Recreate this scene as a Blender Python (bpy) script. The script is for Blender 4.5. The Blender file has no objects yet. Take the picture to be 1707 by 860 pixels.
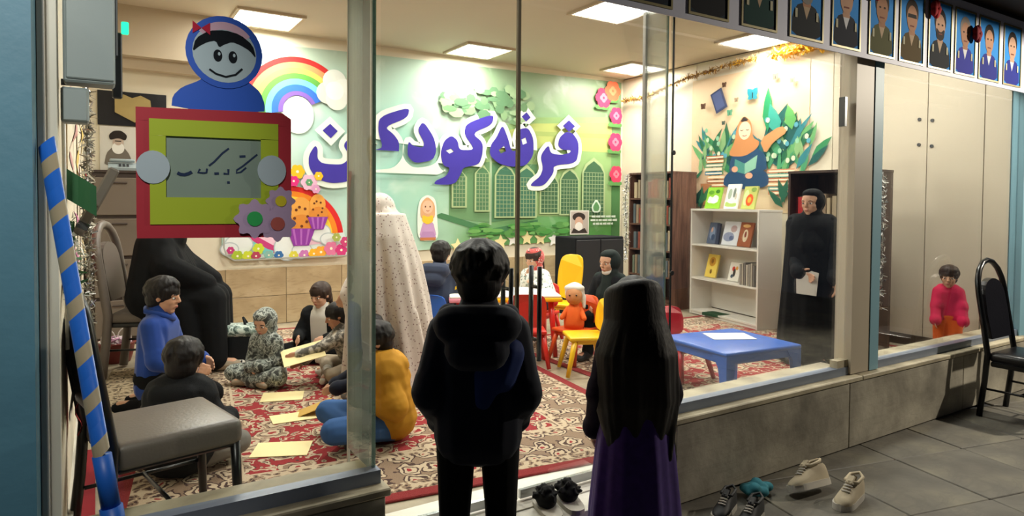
import bpy, bmesh, math, random
from mathutils import Vector, Matrix

random.seed(11)
scene = bpy.context.scene
COL = scene.collection
R = math.radians
V = Vector

# ------------------------------------------------------------------ camera
def rotv(axis, a): return Matrix.Rotation(a, 3, axis)
cam_data = bpy.data.cameras.new('camera')
cam = bpy.data.objects.new('camera', cam_data)
COL.objects.link(cam)
_th, _pi, _ro = R(32.2), R(1.6), R(0.44)
_f = V((math.sin(_th)*math.cos(_pi), math.cos(_th)*math.cos(_pi), -math.sin(_pi)))
_r = V((math.cos(_th), -math.sin(_th), 0))
_u = _r.cross(_f)
_r2 = _r*math.cos(_ro) + _u*math.sin(_ro)
_u2 = _u*math.cos(_ro) - _r*math.sin(_ro)
cm = Matrix((( _r2.x, _u2.x, -_f.x, 0), (_r2.y, _u2.y, -_f.y, 0), (_r2.z, _u2.z, -_f.z, 1.5), (0, 0, 0, 1)))
cam.matrix_world = cm
cam_data.sensor_width = 36
cam_data.lens = 1100/1707*36
cam_data.shift_y = -63/1707
cam_data.clip_start = 0.05
scene.camera = cam

# ------------------------------------------------------------------ world, exposure
world = bpy.data.worlds.new('night'); scene.world = world
world.use_nodes = True
bg = world.node_tree.nodes['Background']
bg.inputs[0].default_value = (0.35, 0.42, 0.6, 1)
bg.inputs[1].default_value = 0.03
scene.view_settings.view_transform = 'Standard'
scene.view_settings.look = 'None'
scene.view_settings.gamma = 1
scene.view_settings.use_curve_mapping = False
scene.view_settings.exposure = 0.35
CEIL_W = 34.0          # watts of one ceiling panel
PORCH_W = 380.0         # the lamp under the porch roof

pl = bpy.data.lights.new('porch_lamp_light', 'SPOT')
pl.energy = PORCH_W; pl.color = (1.0, 0.9, 0.74); pl.spot_size = R(120); pl.spot_blend = 0.6; pl.shadow_soft_size = 0.05
plo = bpy.data.objects.new('porch_lamp_light', pl); COL.objects.link(plo)
plo.location = (7.3, 0.55, 2.88)
plo.rotation_euler = (V((4.4, 2.1, 0.0)) - V(plo.location)).to_track_quat('-Z', 'Y').to_euler()

# second porch lamp, over the left pillar
pl2 = bpy.data.lights.new('porch_lamp_light', 'SPOT')
pl2.energy = 110; pl2.color = (1.0, 0.95, 0.88); pl2.spot_size = R(58); pl2.spot_blend = 0.7; pl2.shadow_soft_size = 0.06
pl2o = bpy.data.objects.new('porch_lamp_light', pl2); COL.objects.link(pl2o)
pl2o.location = (-0.35, 0.6, 2.85)
pl2o.rotation_euler = (V((-0.35, 2.35, 1.6)) - V(pl2o.location)).to_track_quat('-Z', 'Y').to_euler()

# ------------------------------------------------------------------ materials
def lin(h):
    if isinstance(h, (tuple, list)): return tuple(h)[:3]
    h = h.lstrip('#')
    o = []
    for i in (0, 2, 4):
        c = int(h[i:i+2], 16)/255
        o.append(c/12.92 if c <= 0.04045 else ((c+0.055)/1.055)**2.4)
    return tuple(o)

class NT:
    def __init__(s, name):
        s.m = bpy.data.materials.new(name); s.m.use_nodes = True
        s.t = s.m.node_tree; s.t.nodes.clear()
        s.out = s.t.nodes.new('ShaderNodeOutputMaterial')
    def n(s, typ, ins=None, **props):
        nd = s.t.nodes.new('ShaderNode'+typ)
        for k, v in props.items(): setattr(nd, k, v)
        for k, v in (ins or {}).items():
            sk = nd.inputs[k]
            if isinstance(v, bpy.types.NodeSocket): s.t.links.new(v, sk)
            elif isinstance(v, bpy.types.Node): s.t.links.new(v.outputs[0], sk)
            else: sk.default_value = v
        return nd
    def math(s, op, a, b=0.0, c=0.0):
        return s.n('Math', {0: a, 1: b, 2: c}, operation=op).outputs[0]
    def mix(s, fac, a, b):
        nd = s.t.nodes.new('ShaderNodeMix'); nd.data_type = 'RGBA'
        for i, v in ((0, fac), (6, a), (7, b)):
            sk = nd.inputs[i]
            if isinstance(v, bpy.types.NodeSocket): s.t.links.new(v, sk)
            elif i == 0: sk.default_value = v
            else: sk.default_value = (*lin(v), 1)
        return nd.outputs[2]
    def ramp(s, fac, stops, const=False):
        nd = s.t.nodes.new('ShaderNodeValToRGB')
        if isinstance(fac, bpy.types.NodeSocket): s.t.links.new(fac, nd.inputs[0])
        cr = nd.color_ramp
        if const: cr.interpolation = 'CONSTANT'
        while len(cr.elements) > 1: cr.elements.remove(cr.elements[-1])
        cr.elements[0].position = stops[0][0]; cr.elements[0].color = (*lin(stops[0][1]), 1)
        for p, c in stops[1:]:
            e = cr.elements.new(p); e.color = (*lin(c), 1)
        return nd.outputs[0]
    def obj(s): return s.n('TexCoord').outputs['Object']
    def gen(s): return s.n('TexCoord').outputs['Generated']
    def noise(s, vec, scale, detail=3, dist=0.0):
        return s.n('TexNoise', {'Vector': vec, 'Scale': scale, 'Detail': detail, 'Distortion': dist})
    def done(s, col, rough=0.6, metal=0.0, bump=None, bstr=0.2, bdist=0.01, spec=0.5, coat=0.0, sheen=0.0, emit=0.0):
        p = s.n('BsdfPrincipled', {'Roughness': rough, 'Metallic': metal})
        if isinstance(col, bpy.types.NodeSocket): s.t.links.new(col, p.inputs['Base Color'])
        else: p.inputs['Base Color'].default_value = (*lin(col), 1)
        p.inputs['Specular IOR Level'].default_value = spec
        p.inputs['Coat Weight'].default_value = coat
        p.inputs['Sheen Weight'].default_value = sheen
        if emit:
            if isinstance(col, bpy.types.NodeSocket): s.t.links.new(col, p.inputs['Emission Color'])
            else: p.inputs['Emission Color'].default_value = (*lin(col), 1)
            p.inputs['Emission Strength'].default_value = emit
        if bump is not None:
            b = s.n('Bump', {'Height': bump, 'Strength': bstr, 'Distance': bdist})
            s.t.links.new(b.outputs[0], p.inputs['Normal'])
        s.t.links.new(p.outputs[0], s.out.inputs[0])
        return s.m

_mats = {}
def shade(c, k): return tuple(min(1, max(0, x*k)) for x in lin(c))
def mt(name, c, rough=0.6, var=0.10, vs=5.0, metal=0.0, bump=0.0, bs=60.0, spec=0.5, coat=0.0, sheen=0.0, emit=0.0):
    """plain material whose colour drifts slightly with a noise"""
    if name in _mats: return _mats[name]
    if name.startswith('cloth'): spec = 0.2
    t = NT(name); o = t.obj()
    nz = t.noise(o, vs, 4)
    col = t.mix(nz.outputs[0], shade(c, 1-var*1.6), shade(c, 1+var*1.2))
    bh = t.noise(o, bs, 3).outputs[0] if bump else None
    _mats[name] = t.done(col, rough, metal, bh, bump, 0.01, spec, coat, sheen, emit)
    return _mats[name]
def pm(c, rough=0.8):
    """print ink of one colour"""
    return mt('print_' + (c.lstrip('#') if isinstance(c, str) else 'x'), c, rough, 0.05, 9, spec=0.15)

def glass_mat(name, tint, gloss, haze=0.0):
    t = NT(name)
    tr = t.n('BsdfTransparent', {'Color': (*tint, 1)})
    gl = t.n('BsdfGlossy', {'Color': (1, 1, 1, 1), 'Roughness': 0.02})
    fr = t.n('Fresnel', {'IOR': 1.45})
    f = t.math('MULTIPLY', fr.outputs[0], gloss)
    mx = t.n('MixShader', {0: f, 1: tr, 2: gl})
    last = mx
    if haze:
        df = t.n('BsdfDiffuse', {'Color': (0.75, 0.8, 0.78, 1)})
        nz = t.noise(t.obj(), 3.0, 6)
        fac = t.math('MULTIPLY', t.math('POWER', nz.outputs[0], 2.0), haze)
        last = t.n('MixShader', {0: fac, 1: mx, 2: df})
    t.t.links.new(last.outputs[0], t.out.inputs[0])
    _mats[name] = t.m
    return t.m

GLASS = glass_mat('pane_glass', (0.97, 0.985, 0.975), 0.28, 0.003)
FIN = glass_mat('fin_glass', (0.74, 0.82, 0.78), 1.0, 0.40)  # deeper tint and milky share imitate the greenish reflection on the left fin
FIN2 = glass_mat('fin_glass_clear', (0.94, 0.96, 0.94), 0.6, 0.35)
GEDGE = glass_mat('glass_edge', (0.62, 0.78, 0.70), 1.0, 0.9)

def stone(name, c1, c2, c3, scale=3.0, rough=0.7, vein=0.0, bump=0.25):
    t = NT(name); o = t.obj()
    a = t.noise(o, scale, 8, 0.6); b = t.noise(o, scale*6, 5)
    col = t.ramp(a.outputs[0], [(0.30, c1), (0.5, c2), (0.68, c3)])
    col = t.mix(t.math('MULTIPLY', b.outputs[0], 0.35), col, c1)
    if vein:
        sc = t.n('Mapping', {'Vector': o, 'Scale': (0.7, 1, 6)})
        w = t.noise(sc.outputs[0], scale*1.3, 6, 1.5)
        col = t.mix(t.math('MULTIPLY', t.ramp(w.outputs[0], [(0.47, '#000000'), (0.5, '#ffffff'), (0.53, '#000000')]), vein), col, c1)
    _mats[name] = t.done(col, rough, 0, b.outputs[0], bump, 0.01)
    return _mats[name]

stone('low_wall_stone', '#6f6a5e', '#a69f8e', '#cbc4b0', 1.8, 0.75, 0.2, 0.5)
stone('paving_stone', '#55524b', '#6f6b61', '#85806f', 2.6, 0.6, 0.3, 0.4)
stone('cap_stone', '#8f8672', '#b8ad92', '#cfc5a9', 4.0, 0.6)
stone('threshold_stone', '#d4cfc2', '#e6e2d6', '#efece2', 3.0, 0.35)
stone('wainscot_stone', '#9c8665', '#b59f7c', '#c4b090', 2.0, 0.35, 0.8, 0.05)
stone('floor_stone', '#8c8170', '#a3977f', '#b3a78f', 5.0, 0.5)
mt('wall_paint', '#ddd3bd', 0.75, 0.03, 1.5, bump=0.05)
mt('panel_paint', '#cfc3ad', 0.45, 0.04, 1.2)
mt('ceiling_paint', '#c9bda9', 0.8, 0.03, 2)
mt('beam_paint', '#c2b29a', 0.8, 0.04, 2)
mt('blue_paint', '#4f7f93', 0.55, 0.14, 3.0, bump=0.15, bs=25)
mt('pale_blue_paint', '#7fa9b8', 0.5, 0.06, 3.0)
mt('beige_metal', '#b9ad98', 0.5, 0.05, 3.0)
mt('rail_metal', '#7d8798', 0.4, 0.10, 6.0, metal=0.3)
mt('white_profile', '#cdc9bf', 0.45, 0.06, 3)
mt('grey_plastic', '#8d989b', 0.5, 0.05, 3)
mt('dark_grey', '#3a3c40', 0.5, 0.1, 5)
mt('black_metal', '#0b0b0c', 0.3, 0.2, 6)
mt('black_vinyl', '#17161a', 0.28, 0.15, 6, bump=0.1, bs=90)
mt('lit_black_vinyl', '#6a625a', 0.38, 0.12, 4, bump=0.1, bs=90)  # black seat vinyl, the light falling on it painted in as grey
mt('taupe_vinyl', '#6b625a', 0.45, 0.12, 4, bump=0.1, bs=90)
mt('chrome', '#a7a9ab', 0.25, 0.04, 5, metal=0.9)
mt('steel_dark', '#55585a', 0.3, 0.08, 5, metal=0.7)
mt('baseboard_brown', '#4b3d31', 0.5, 0.1, 5)
mt('dark_wood', '#3c2f28', 0.5, 0.15, 4)
mt('drawer_wood', '#6f6357', 0.55, 0.10, 4)
mt('white_laminate', '#d9d5cb', 0.45, 0.03, 3)
mt('porch_dark', '#3a332a', 0.8, 0.2, 3)
mt('banner_white', '#c9cbe0', 0.55, 0.05, 2)
mt('red_plastic', '#d2261c', 0.35, 0.06, 4)
mt('crimson_plastic', '#b3142a', 0.35, 0.06, 4)
mt('yellow_plastic', '#efbe10', 0.35, 0.06, 4)
mt('blue_plastic', '#2f66c4', 0.32, 0.05, 4)
mt('paper_white', '#eceae4', 0.7, 0.03, 5)
mt('paper_cream', '#efdfa6', 0.7, 0.04, 5)
mt('gold_foil', '#d9a520', 0.3, 0.3, 30, metal=0.6)
mt('brown_foil', '#8f6a35', 0.35, 0.35, 30, metal=0.5)
mt('silver_foil', '#c9c9c9', 0.2, 0.35, 60, metal=0.8)
mt('tape_blue', '#1f63c4', 0.45, 0.1, 8)
mt('tape_tan', '#9a8f74', 0.55, 0.1, 8)
mt('raw_wood', '#b79a66', 0.7, 0.2, 20)
mt('leaf_green', '#2f6a35', 0.6, 0.25, 12)

def wood(name, c1, c2, rough=0.45):
    t = NT(name); o = t.obj()
    m = t.n('Mapping', {'Vector': o, 'Scale': (14, 14, 1.2)})
    a = t.noise(m.outputs[0], 2.0, 6, 0.8)
    _mats[name] = t.done(t.ramp(a.outputs[0], [(0.3, c1), (0.7, c2)]), rough)
wood('walnut_board', '#4a3027', '#7d5a4a')
wood('walnut_dark', '#2a1d18', '#4b352b')

def rug_mat(name, hx, hy, field, dark, cream, tan, bw=0.30, edge=0.07):
    t = NT(name); o = t.obj()
    wob = t.noise(o, 13.0, 2)
    wv = t.n('VectorMath', {0: wob.outputs['Color'], 1: (0.5, 0.5, 0.5)}, operation='SUBTRACT')
    ws = t.n('VectorMath', {0: wv.outputs[0], 'Scale': 0.11}, operation='SCALE')
    p = t.n('VectorMath', {0: o, 1: ws.outputs[0]}, operation='ADD').outputs[0]
    vo = t.n('TexVoronoi', {'Vector': p, 'Scale': 4.4, 'Randomness': 0.55}, voronoi_dimensions='2D')
    big = t.ramp(vo.outputs[0], [(0, field), (0.09, cream), (0.2, dark), (0.23, tan), (0.30, cream), (0.36, dark), (0.38, field)], True)
    v2 = t.n('TexVoronoi', {'Vector': p, 'Scale': 15.0, 'Randomness': 0.9}, voronoi_dimensions='2D')
    sm = t.ramp(v2.outputs[0], [(0, dark), (0.08, cream), (0.19, dark), (0.22, field)], True)
    vine = t.noise(p, 5.5, 2)
    vb = t.math('LESS_THAN', t.math('ABSOLUTE', t.math('SUBTRACT', vine.outputs[0], 0.5)), 0.016)
    sm = t.mix(vb, sm, cream)
    fieldc = t.mix(t.math('GREATER_THAN', vo.outputs[0], 0.38), big, sm)
    # border
    vb1 = t.n('TexVoronoi', {'Vector': p, 'Scale': 6.6, 'Randomness': 0.25}, voronoi_dimensions='2D')
    bc = t.ramp(vb1.outputs[0], [(0, field), (0.08, cream), (0.2, dark), (0.28, cream), (0.40, dark), (0.46, tan)], True)
    v3 = t.n('TexVoronoi', {'Vector': p, 'Scale': 24.0, 'Randomness': 0.8}, voronoi_dimensions='2D')
    fine = t.ramp(v3.outputs[0], [(0, dark), (0.2, tan), (0.4, cream)], True)
    sx = t.n('SeparateXYZ', {0: o})
    d = t.math('MINIMUM', t.math('SUBTRACT', hx, t.math('ABSOLUTE', sx.outputs[0])), t.math('SUBTRACT', hy, t.math('ABSOLUTE', sx.outputs[1])))
    col = shade(field, 0.8)
    col = t.mix(t.math('GREATER_THAN', d, edge), col, fine)
    col = t.mix(t.math('GREATER_THAN', d, edge+0.09), col, bc)
    col = t.mix(t.math('GREATER_THAN', d, edge+0.09+bw), col, fine)
    col = t.mix(t.math('GREATER_THAN', d, edge+0.15+bw), col, cream)
    col = t.mix(t.math('GREATER_THAN', d, edge+0.165+bw), col, fieldc)
    pile = t.noise(o, 180, 2)
    col = t.mix(0.16, col, t.mix(pile.outputs[0], shade(field, 0.35), shade(cream, 0.8)))
    _mats[name] = t.done(col, 0.95, 0, pile.outputs[0], 0.6, 0.01, spec=0.1)
    return _mats[name]

def pattern(name, scale, stops, rnd=1.0, rough=0.85, base=None, kind='v', sheen=0.2):
    t = NT(name); o = t.obj()
    if kind == 'v':
        v = t.n('TexVoronoi', {'Vector': o, 'Scale': scale, 'Randomness': rnd}); f = v.outputs[0]
    else:
        f = t.noise(o, scale, 2, 0.4).outputs[0]
    _mats[name] = t.done(t.ramp(f, stops, True), rough, sheen=sheen)
pattern('floral_chador', 48, [(0, '#7d625e'), (0.20, '#bfb2a8'), (0.27, '#cfc4b9')])
pattern('camo_cloth', 24, [(0, '#2d302c'), (0.42, '#6f766e'), (0.49, '#a9aea6'), (0.55, '#4b514b'), (0.62, '#868d85')], kind='n')
pattern('camo_bag', 20, [(0, '#3a4a44'), (0.42, '#7d8f86'), (0.50, '#bcc7bd'), (0.58, '#566a60')], kind='n')
pattern('red_scarf_cloth', 45, [(0, '#f0d9cd'), (0.25, '#b8383a'), (0.5, '#c95a52')])
pattern('floral_shirt', 40, [(0, '#6d7c72'), (0.3, '#cdd3cb'), (0.5, '#e4e6df')])
pattern('stripe_grey', 30, [(0, '#59564f'), (0.45, '#8f8a80'), (0.55, '#c2bcb0')], kind='n')
mt('skin', '#c99a7c', 0.55, 0.06, 8)
mt('skin_warm', '#b98467', 0.55, 0.06, 8)
mt('lip', '#a85a50', 0.5, 0.05, 8)
mt('eye_dark', '#120c0a', 0.2, 0.1, 8)
mt('eye_white', '#e8e4dc', 0.3, 0.02, 8)
def hair_mat(name, c):
    t = NT(name); o = t.obj()
    mp = t.n('Mapping', {'Vector': o, 'Scale': (120, 120, 9)})
    nz = t.noise(mp.outputs[0], 1.0, 3)
    _mats[name] = t.done(t.mix(nz.outputs[0], shade(c, .5), shade(c, 1.7)), 0.55, 0, nz.outputs[0], 0.35, 0.004, spec=0.3)
hair_mat('hair_black', '#120d0b'); hair_mat('hair_brown', '#2e1f17')
mt('cloth_black', '#0a0b0d', 0.9, 0.15, 5, bump=0.5, bs=11)
mt('cloth_black2', '#15171a', 0.85, 0.2, 6, bump=0.2, bs=30)
mt('cloth_blue', '#1d3f8c', 0.85, 0.12, 6, sheen=0.2)
mt('cloth_navy', '#0f1526', 0.8, 0.2, 6, sheen=0.1)
mt('cloth_navy_blue', '#173070', 0.7, 0.2, 6, sheen=0.1)
mt('cloth_slate', '#3a4256', 0.85, 0.15, 6, sheen=0.1)
mt('cloth_mustard', '#b98424', 0.8, 0.12, 6, bump=0.2, bs=25)
mt('cloth_jeans', '#3b5f94', 0.85, 0.15, 9)
mt('cloth_grey', '#77736c', 0.85, 0.12, 9)
mt('cloth_beige', '#9b8d79', 0.85, 0.12, 9)
mt('cloth_white', '#d9d5cb', 0.85, 0.05, 9)
mt('cloth_red', '#c2242c', 0.8, 0.12, 9)
mt('cloth_magenta', '#c21f4a', 0.8, 0.12, 9)
mt('cloth_orange', '#e0662a', 0.8, 0.12, 9)
mt('cloth_purple', '#4a2a84', 0.7, 0.25, 30, sheen=0.2)
mt('cloth_plum', '#1a0f22', 0.85, 0.2, 8)
mt('cloth_teal', '#3c7f8d', 0.85, 0.2, 12)
mt('shoe_white', '#cfcac0', 0.6, 0.06, 8)
mt('shoe_beige', '#c6b89c', 0.75, 0.08, 12)
mt('shoe_black', '#1b1c1f', 0.6, 0.1, 8)
mt('rubber', '#b7b2a6', 0.6, 0.06, 8)
mt('fluff', '#0a0a0b', 0.95, 0.3, 20)
def m(x): return _mats[x] if isinstance(x, str) else x

# ------------------------------------------------------------------ mesh builder
class MB:
    def __init__(s): s.v = []; s.f = []; s.mi = []; s.ms = []
    def _m(s, mat):
        mat = m(mat) if mat is not None else None
        if mat is None: return 0
        if mat not in s.ms: s.ms.append(mat)
        return s.ms.index(mat)
    def add(s, vs, fs, mat=None):
        o = len(s.v); k = s._m(mat)
        s.v += [tuple(x) for x in vs]
        for f in fs: s.f.append([i+o for i in f]); s.mi.append(k)
        return s
    def box(s, c, d, mat=None, M=None):
        x, y, z = [k/2 for k in d]
        vs = [V((sx*x, sy*y, sz*z)) for sx in (-1, 1) for sy in (-1, 1) for sz in (-1, 1)]
        if M is not None: vs = [M @ q for q in vs]
        vs = [q + V(c) for q in vs]
        return s.add(vs, [(0, 1, 3, 2), (4, 6, 7, 5), (0, 4, 5, 1), (2, 3, 7, 6), (0, 2, 6, 4), (1, 5, 7, 3)], mat)
    def b2(s, x0, x1, y0, y1, z0, z1, mat=None):
        return s.box(((x0+x1)/2, (y0+y1)/2, (z0+z1)/2), (abs(x1-x0), abs(y1-y0), abs(z1-z0)), mat)
    def rbox(s, c, d, r=0.02, seg=2, mat=None, M=None):
        bm = bmesh.new(); bmesh.ops.create_cube(bm, size=1)
        for q in bm.verts: q.co = V((q.co.x*d[0], q.co.y*d[1], q.co.z*d[2]))
        bmesh.ops.bevel(bm, geom=bm.edges[:], offset=r, segments=seg, profile=0.5, affect='EDGES')
        bm.verts.index_update()
        vs = [(M @ q.co if M is not None else q.co) + V(c) for q in bm.verts]
        s.add(vs, [[q.index for q in f.verts] for f in bm.faces], mat); bm.free(); return s
    def tube(s, pts, rad, n=10, mat=None, closed=False, cap=True, flat=1.0):
        pts = [V(p) for p in pts]
        if not isinstance(rad, (list, tuple)): rad = [rad]*len(pts)
        vs = []; fs = []; L = len(pts); up = None
        for i, p in enumerate(pts):
            a = pts[(i-1) % L] if (closed or i > 0) else p
            b = pts[(i+1) % L] if (closed or i < L-1) else p
            t = (b-a).normalized()
            if up is None:
                up = V((0, 0, 1)) if abs(t.z) < 0.9 else V((1, 0, 0))
            up = (up - t*up.dot(t)).normalized()
            w = t.cross(up)
            for k in range(n):
                an = 2*math.pi*k/n
                vs.append(p + (w*math.cos(an)*flat + up*math.sin(an))*rad[i])
        m_ = L if closed else L-1
        for i in range(m_):
            for k in range(n):
                a, b = i*n+k, i*n+(k+1) % n
                c, d = ((i+1) % L)*n+(k+1) % n, ((i+1) % L)*n+k
                fs.append((a, b, c, d))
        if cap and not closed:
            fs.append(tuple(reversed(range(n)))); fs.append(tuple(range((L-1)*n, L*n)))
        return s.add(vs, fs, mat)
    def ell(s, c, r, mat=None, M=None, nu=14, nv=9):
        if not isinstance(r, (list, tuple, Vector)): r = (r, r, r)
        vs = []; fs = []
        for j in range(1, nv):
            t = math.pi*j/nv
            for i in range(nu):
                a = 2*math.pi*i/nu
                q = V((r[0]*math.sin(t)*math.cos(a), r[1]*math.sin(t)*math.sin(a), r[2]*math.cos(t)))
                vs.append((M @ q if M is not None else q) + V(c))
        tp, bt = V((0, 0, r[2])), V((0, 0, -r[2]))
        vs.append((M @ tp if M is not None else tp) + V(c)); vs.append((M @ bt if M is not None else bt) + V(c))
        T = len(vs)-2; B = T+1
        for j in range(nv-2):
            for i in range(nu):
                fs.append((j*nu+i, (j+1)*nu+i, (j+1)*nu+(i+1) % nu, j*nu+(i+1) % nu))
        for i in range(nu):
            fs.append((T, i, (i+1) % nu)); k = (nv-2)*nu
            fs.append((B, k+(i+1) % nu, k+i))
        return s.add(vs, fs, mat)
    def cap(s, a, b, r0, r1, mat=None, n=10):
        """tapered limb with rounded ends, one closed shape"""
        a, b = V(a), V(b); d = (b-a)
        if d.length < 1e-6: return s.ell(a, r0, mat)
        d.normalize()
        pts = [a-d*r0*0.98, a-d*r0*0.7, a-d*r0*0.3, a, b, b+d*r1*0.3, b+d*r1*0.7, b+d*r1*0.98]
        rr = [r0*0.2, r0*0.71, r0*0.95, r0, r1, r1*0.95, r1*0.71, r1*0.2]
        return s.tube(pts, rr, n, mat)
    def prism(s, poly, fn, t, mat=None):
        """2-D polygon -> solid; fn(u, v, w) gives the 3-D point, w from 0 to t"""
        n = len(poly)
        vs = [fn(u, v, 0) for u, v in poly] + [fn(u, v, t) for u, v in poly]
        fs = [tuple(reversed(range(n))), tuple(range(n, 2*n))]
        fs += [(i, (i+1) % n, n+(i+1) % n, n+i) for i in range(n)]
        return s.add(vs, fs, mat)
    def lathe(s, prof, c=(0, 0, 0), n=18, mat=None, sx=1, sy=1):
        vs = []; fs = []
        for r, z in prof:
            for k in range(n):
                a = 2*math.pi*k/n
                vs.append((c[0]+r*math.cos(a)*sx, c[1]+r*math.sin(a)*sy, c[2]+z))
        for j in range(len(prof)-1):
            for k in range(n):
                fs.append((j*n+k, j*n+(k+1) % n, (j+1)*n+(k+1) % n, (j+1)*n+k))
        fs.append(tuple(reversed(range(n)))); fs.append(tuple(range((len(prof)-1)*n, len(prof)*n)))
        return s.add(vs, fs, mat)
    def mesh(s, name, mat=None):
        me = bpy.data.meshes.new(name); me.from_pydata(s.v, [], s.f)
        ms = s.ms if s.ms else [m(mat)]
        for x in ms: me.materials.append(x)
        if s.ms: me.polygons.foreach_set('material_index', s.mi)
        me.update(); return me
    def build(s, name, mat=None, parent=None, smooth=False, loc=None, rz=0):
        me = s.mesh(name, mat)
        if smooth: me.polygons.foreach_set('use_smooth', [True]*len(me.polygons))
        o = bpy.data.objects.new(name, me); COL.objects.link(o)
        if loc is not None: o.location = loc
        if rz: o.rotation_euler.z = rz
        if parent is not None: o.parent = parent
        return o

def fixn(o):
    bm = bmesh.new(); bm.from_mesh(o.data); bmesh.ops.recalc_face_normals(bm, faces=bm.faces[:]); bm.to_mesh(o.data); bm.free(); return o

_blobs = []
def blob(name, mb, mat, parent, voxel=0.01, sm=4, sf=0.5):
    """many overlapping closed shapes grown into one continuous skin"""
    o = mb.build(name, mat, parent)
    r = o.modifiers.new('r', 'REMESH'); r.mode = 'VOXEL'; r.voxel_size = voxel; r.use_smooth_shade = True
    if sm:
        k = o.modifiers.new('s', 'SMOOTH'); k.factor = sf; k.iterations = sm
    _blobs.append((o, mat)); return o
def flush_blobs():
    dg = bpy.context.evaluated_depsgraph_get(); dg.update()
    todo = []
    for o, mat in _blobs:
        todo.append((o, mat, bpy.data.meshes.new_from_object(o.evaluated_get(dg))))
    for o, mat, me in todo:
        o.modifiers.clear() if o.type == 'MESH' else None
        if o.type == 'MESH':
            old = o.data; o.data = me; me.name = o.name
            me.materials.clear(); me.materials.append(m(mat)); bpy.data.meshes.remove(old)
            me.polygons.foreach_set('material_index', [0]*len(me.polygons))
            me.polygons.foreach_set('use_smooth', [True]*len(me.polygons))
    _blobs.clear()

def tag(o, label=None, cat=None, group=None, kind=None):
    if label: o['label'] = label
    if cat: o['category'] = cat
    if group: o['group'] = group
    if kind: o['kind'] = kind
    return o
def thing(name, label, cat, loc=(0, 0, 0), rz=0.0, group=None):
    o = bpy.data.objects.new(name, None); COL.objects.link(o)
    o.empty_display_size = 0.1
    o.location = loc; o.rotation_euler = (0, 0, rz)
    return tag(o, label, cat, group)
def struct(name, mb, mat=None, label=None, parent=None, smooth=False):
    o = mb.build(name, mat, parent, smooth)
    if parent is None: tag(o, label, None, None, 'structure')
    return o
def sempty(name, label, loc=(0, 0, 0)):
    o = bpy.data.objects.new(name, None); COL.objects.link(o); o.location = loc
    return tag(o, label, None, None, 'structure')
def copy_tree(o, parent=None):
    c = o.copy(); COL.objects.link(c); c.parent = parent
    for ch in o.children: copy_tree(ch, c)
    return c
def chaikin(p, it=1):
    for _ in range(it):
        q = []
        for i in range(len(p)):
            a, b = p[i], p[(i+1) % len(p)]
            q.append((a[0]*.8+b[0]*.2, a[1]*.8+b[1]*.2)); q.append((a[0]*.2+b[0]*.8, a[1]*.2+b[1]*.8))
        p = q
    return p
def ellp(cx, cy, rx, ry, n=20, a0=0.0):
    return [(cx+rx*math.cos(2*math.pi*i/n+a0), cy+ry*math.sin(2*math.pi*i/n+a0)) for i in range(n)]
def rot2(p, c, a):
    ca, sa = math.cos(a), math.sin(a)
    return [(c[0]+(x-c[0])*ca-(y-c[1])*sa, c[1]+(x-c[0])*sa+(y-c[1])*ca) for x, y in p]
class Flat:
    """ink on a flat sheet: every shape a hair's breadth in front of the last"""
    def __init__(s, O, U, W, N, step=0.0007):
        s.O, s.U, s.W, s.N, s.step = V(O), V(U), V(W), V(N), step; s.mb = MB(); s.k = 1
    def at(s, u, v, w): return s.O + s.U*u + s.W*v + s.N*w
    def poly(s, mat, p):
        w = s.k*s.step
        s.mb.add([s.at(u, v, w) for u, v in p], [list(range(len(p)))], mat); s.k += 1; return s
    def strip(s, mat, a, b):
        """quads between two polylines"""
        w = s.k*s.step; n = len(a)
        s.mb.add([s.at(u, v, w) for u, v in a] + [s.at(u, v, w) for u, v in b], [(i, i+1, n+i+1, n+i) for i in range(n-1)], mat); s.k += 1; return s
    def line(s, mat, pts, wd):
        a = []; b = []
        for i, p in enumerate(pts):
            q0 = pts[max(0, i-1)]; q1 = pts[min(len(pts)-1, i+1)]
            dx, dy = q1[0]-q0[0], q1[1]-q0[1]; L = math.hypot(dx, dy) or 1
            nx, ny = -dy/L*wd/2, dx/L*wd/2
            a.append((p[0]+nx, p[1]+ny)); b.append((p[0]-nx, p[1]-ny))
        return s.strip(mat, a, b)
    def arc(s, mat, cx, cy, r0, r1, a0, a1, n=24, sy=1.0):
        a = []; b = []
        for i in range(n+1):
            t = a0+(a1-a0)*i/n
            a.append((cx+r0*math.cos(t), cy+r0*math.sin(t)*sy)); b.append((cx+r1*math.cos(t), cy+r1*math.sin(t)*sy))
        return s.strip(mat, a, b)
    def build(s, name, parent): return s.mb.build(name, None, parent)

# ================================================================== the setting
FZ = 0.20            # level of the room's floor
XL, XR, YF, YB, ZC = -0.10, 6.38, 2.29, 7.17, 3.25

struct('floor', MB().b2(XL-0.1, XR+0.1, 2.50, YB+0.1, 0.0, FZ), 'floor_stone', 'beige stone floor of the lit playroom')
g = struct('ground', MB().b2(-3, 10, -3.5, 2.9, -0.12, -0.012), 'dark_grey', 'grey stone paving outside the glass front')
tile = MB().rbox((0, 0, -0.02), (0.544, 0.544, 0.04), 0.004, 1).mesh('paving_tile', 'paving_stone')
ra = R(-12.5); ca, sa = math.cos(ra), math.sin(ra)
for i in range(-8, 18):
    for j in range(-9, 5):
        x = 3.97-0.27*ca+0.27*sa + i*0.55*ca - j*0.55*sa; y = 2.045-0.27*sa-0.27*ca + i*0.55*sa + j*0.55*ca
        if -1.2 < x < 8.5 and -1.6 < y < 2.5:
            o = bpy.data.objects.new('paving_tile', tile); COL.objects.link(o)
            o.location = (x, y, random.uniform(-0.003, 0.0)); o.rotation_euler = (random.uniform(-.002, .002), random.uniform(-.002, .002), ra); o.parent = g
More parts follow.
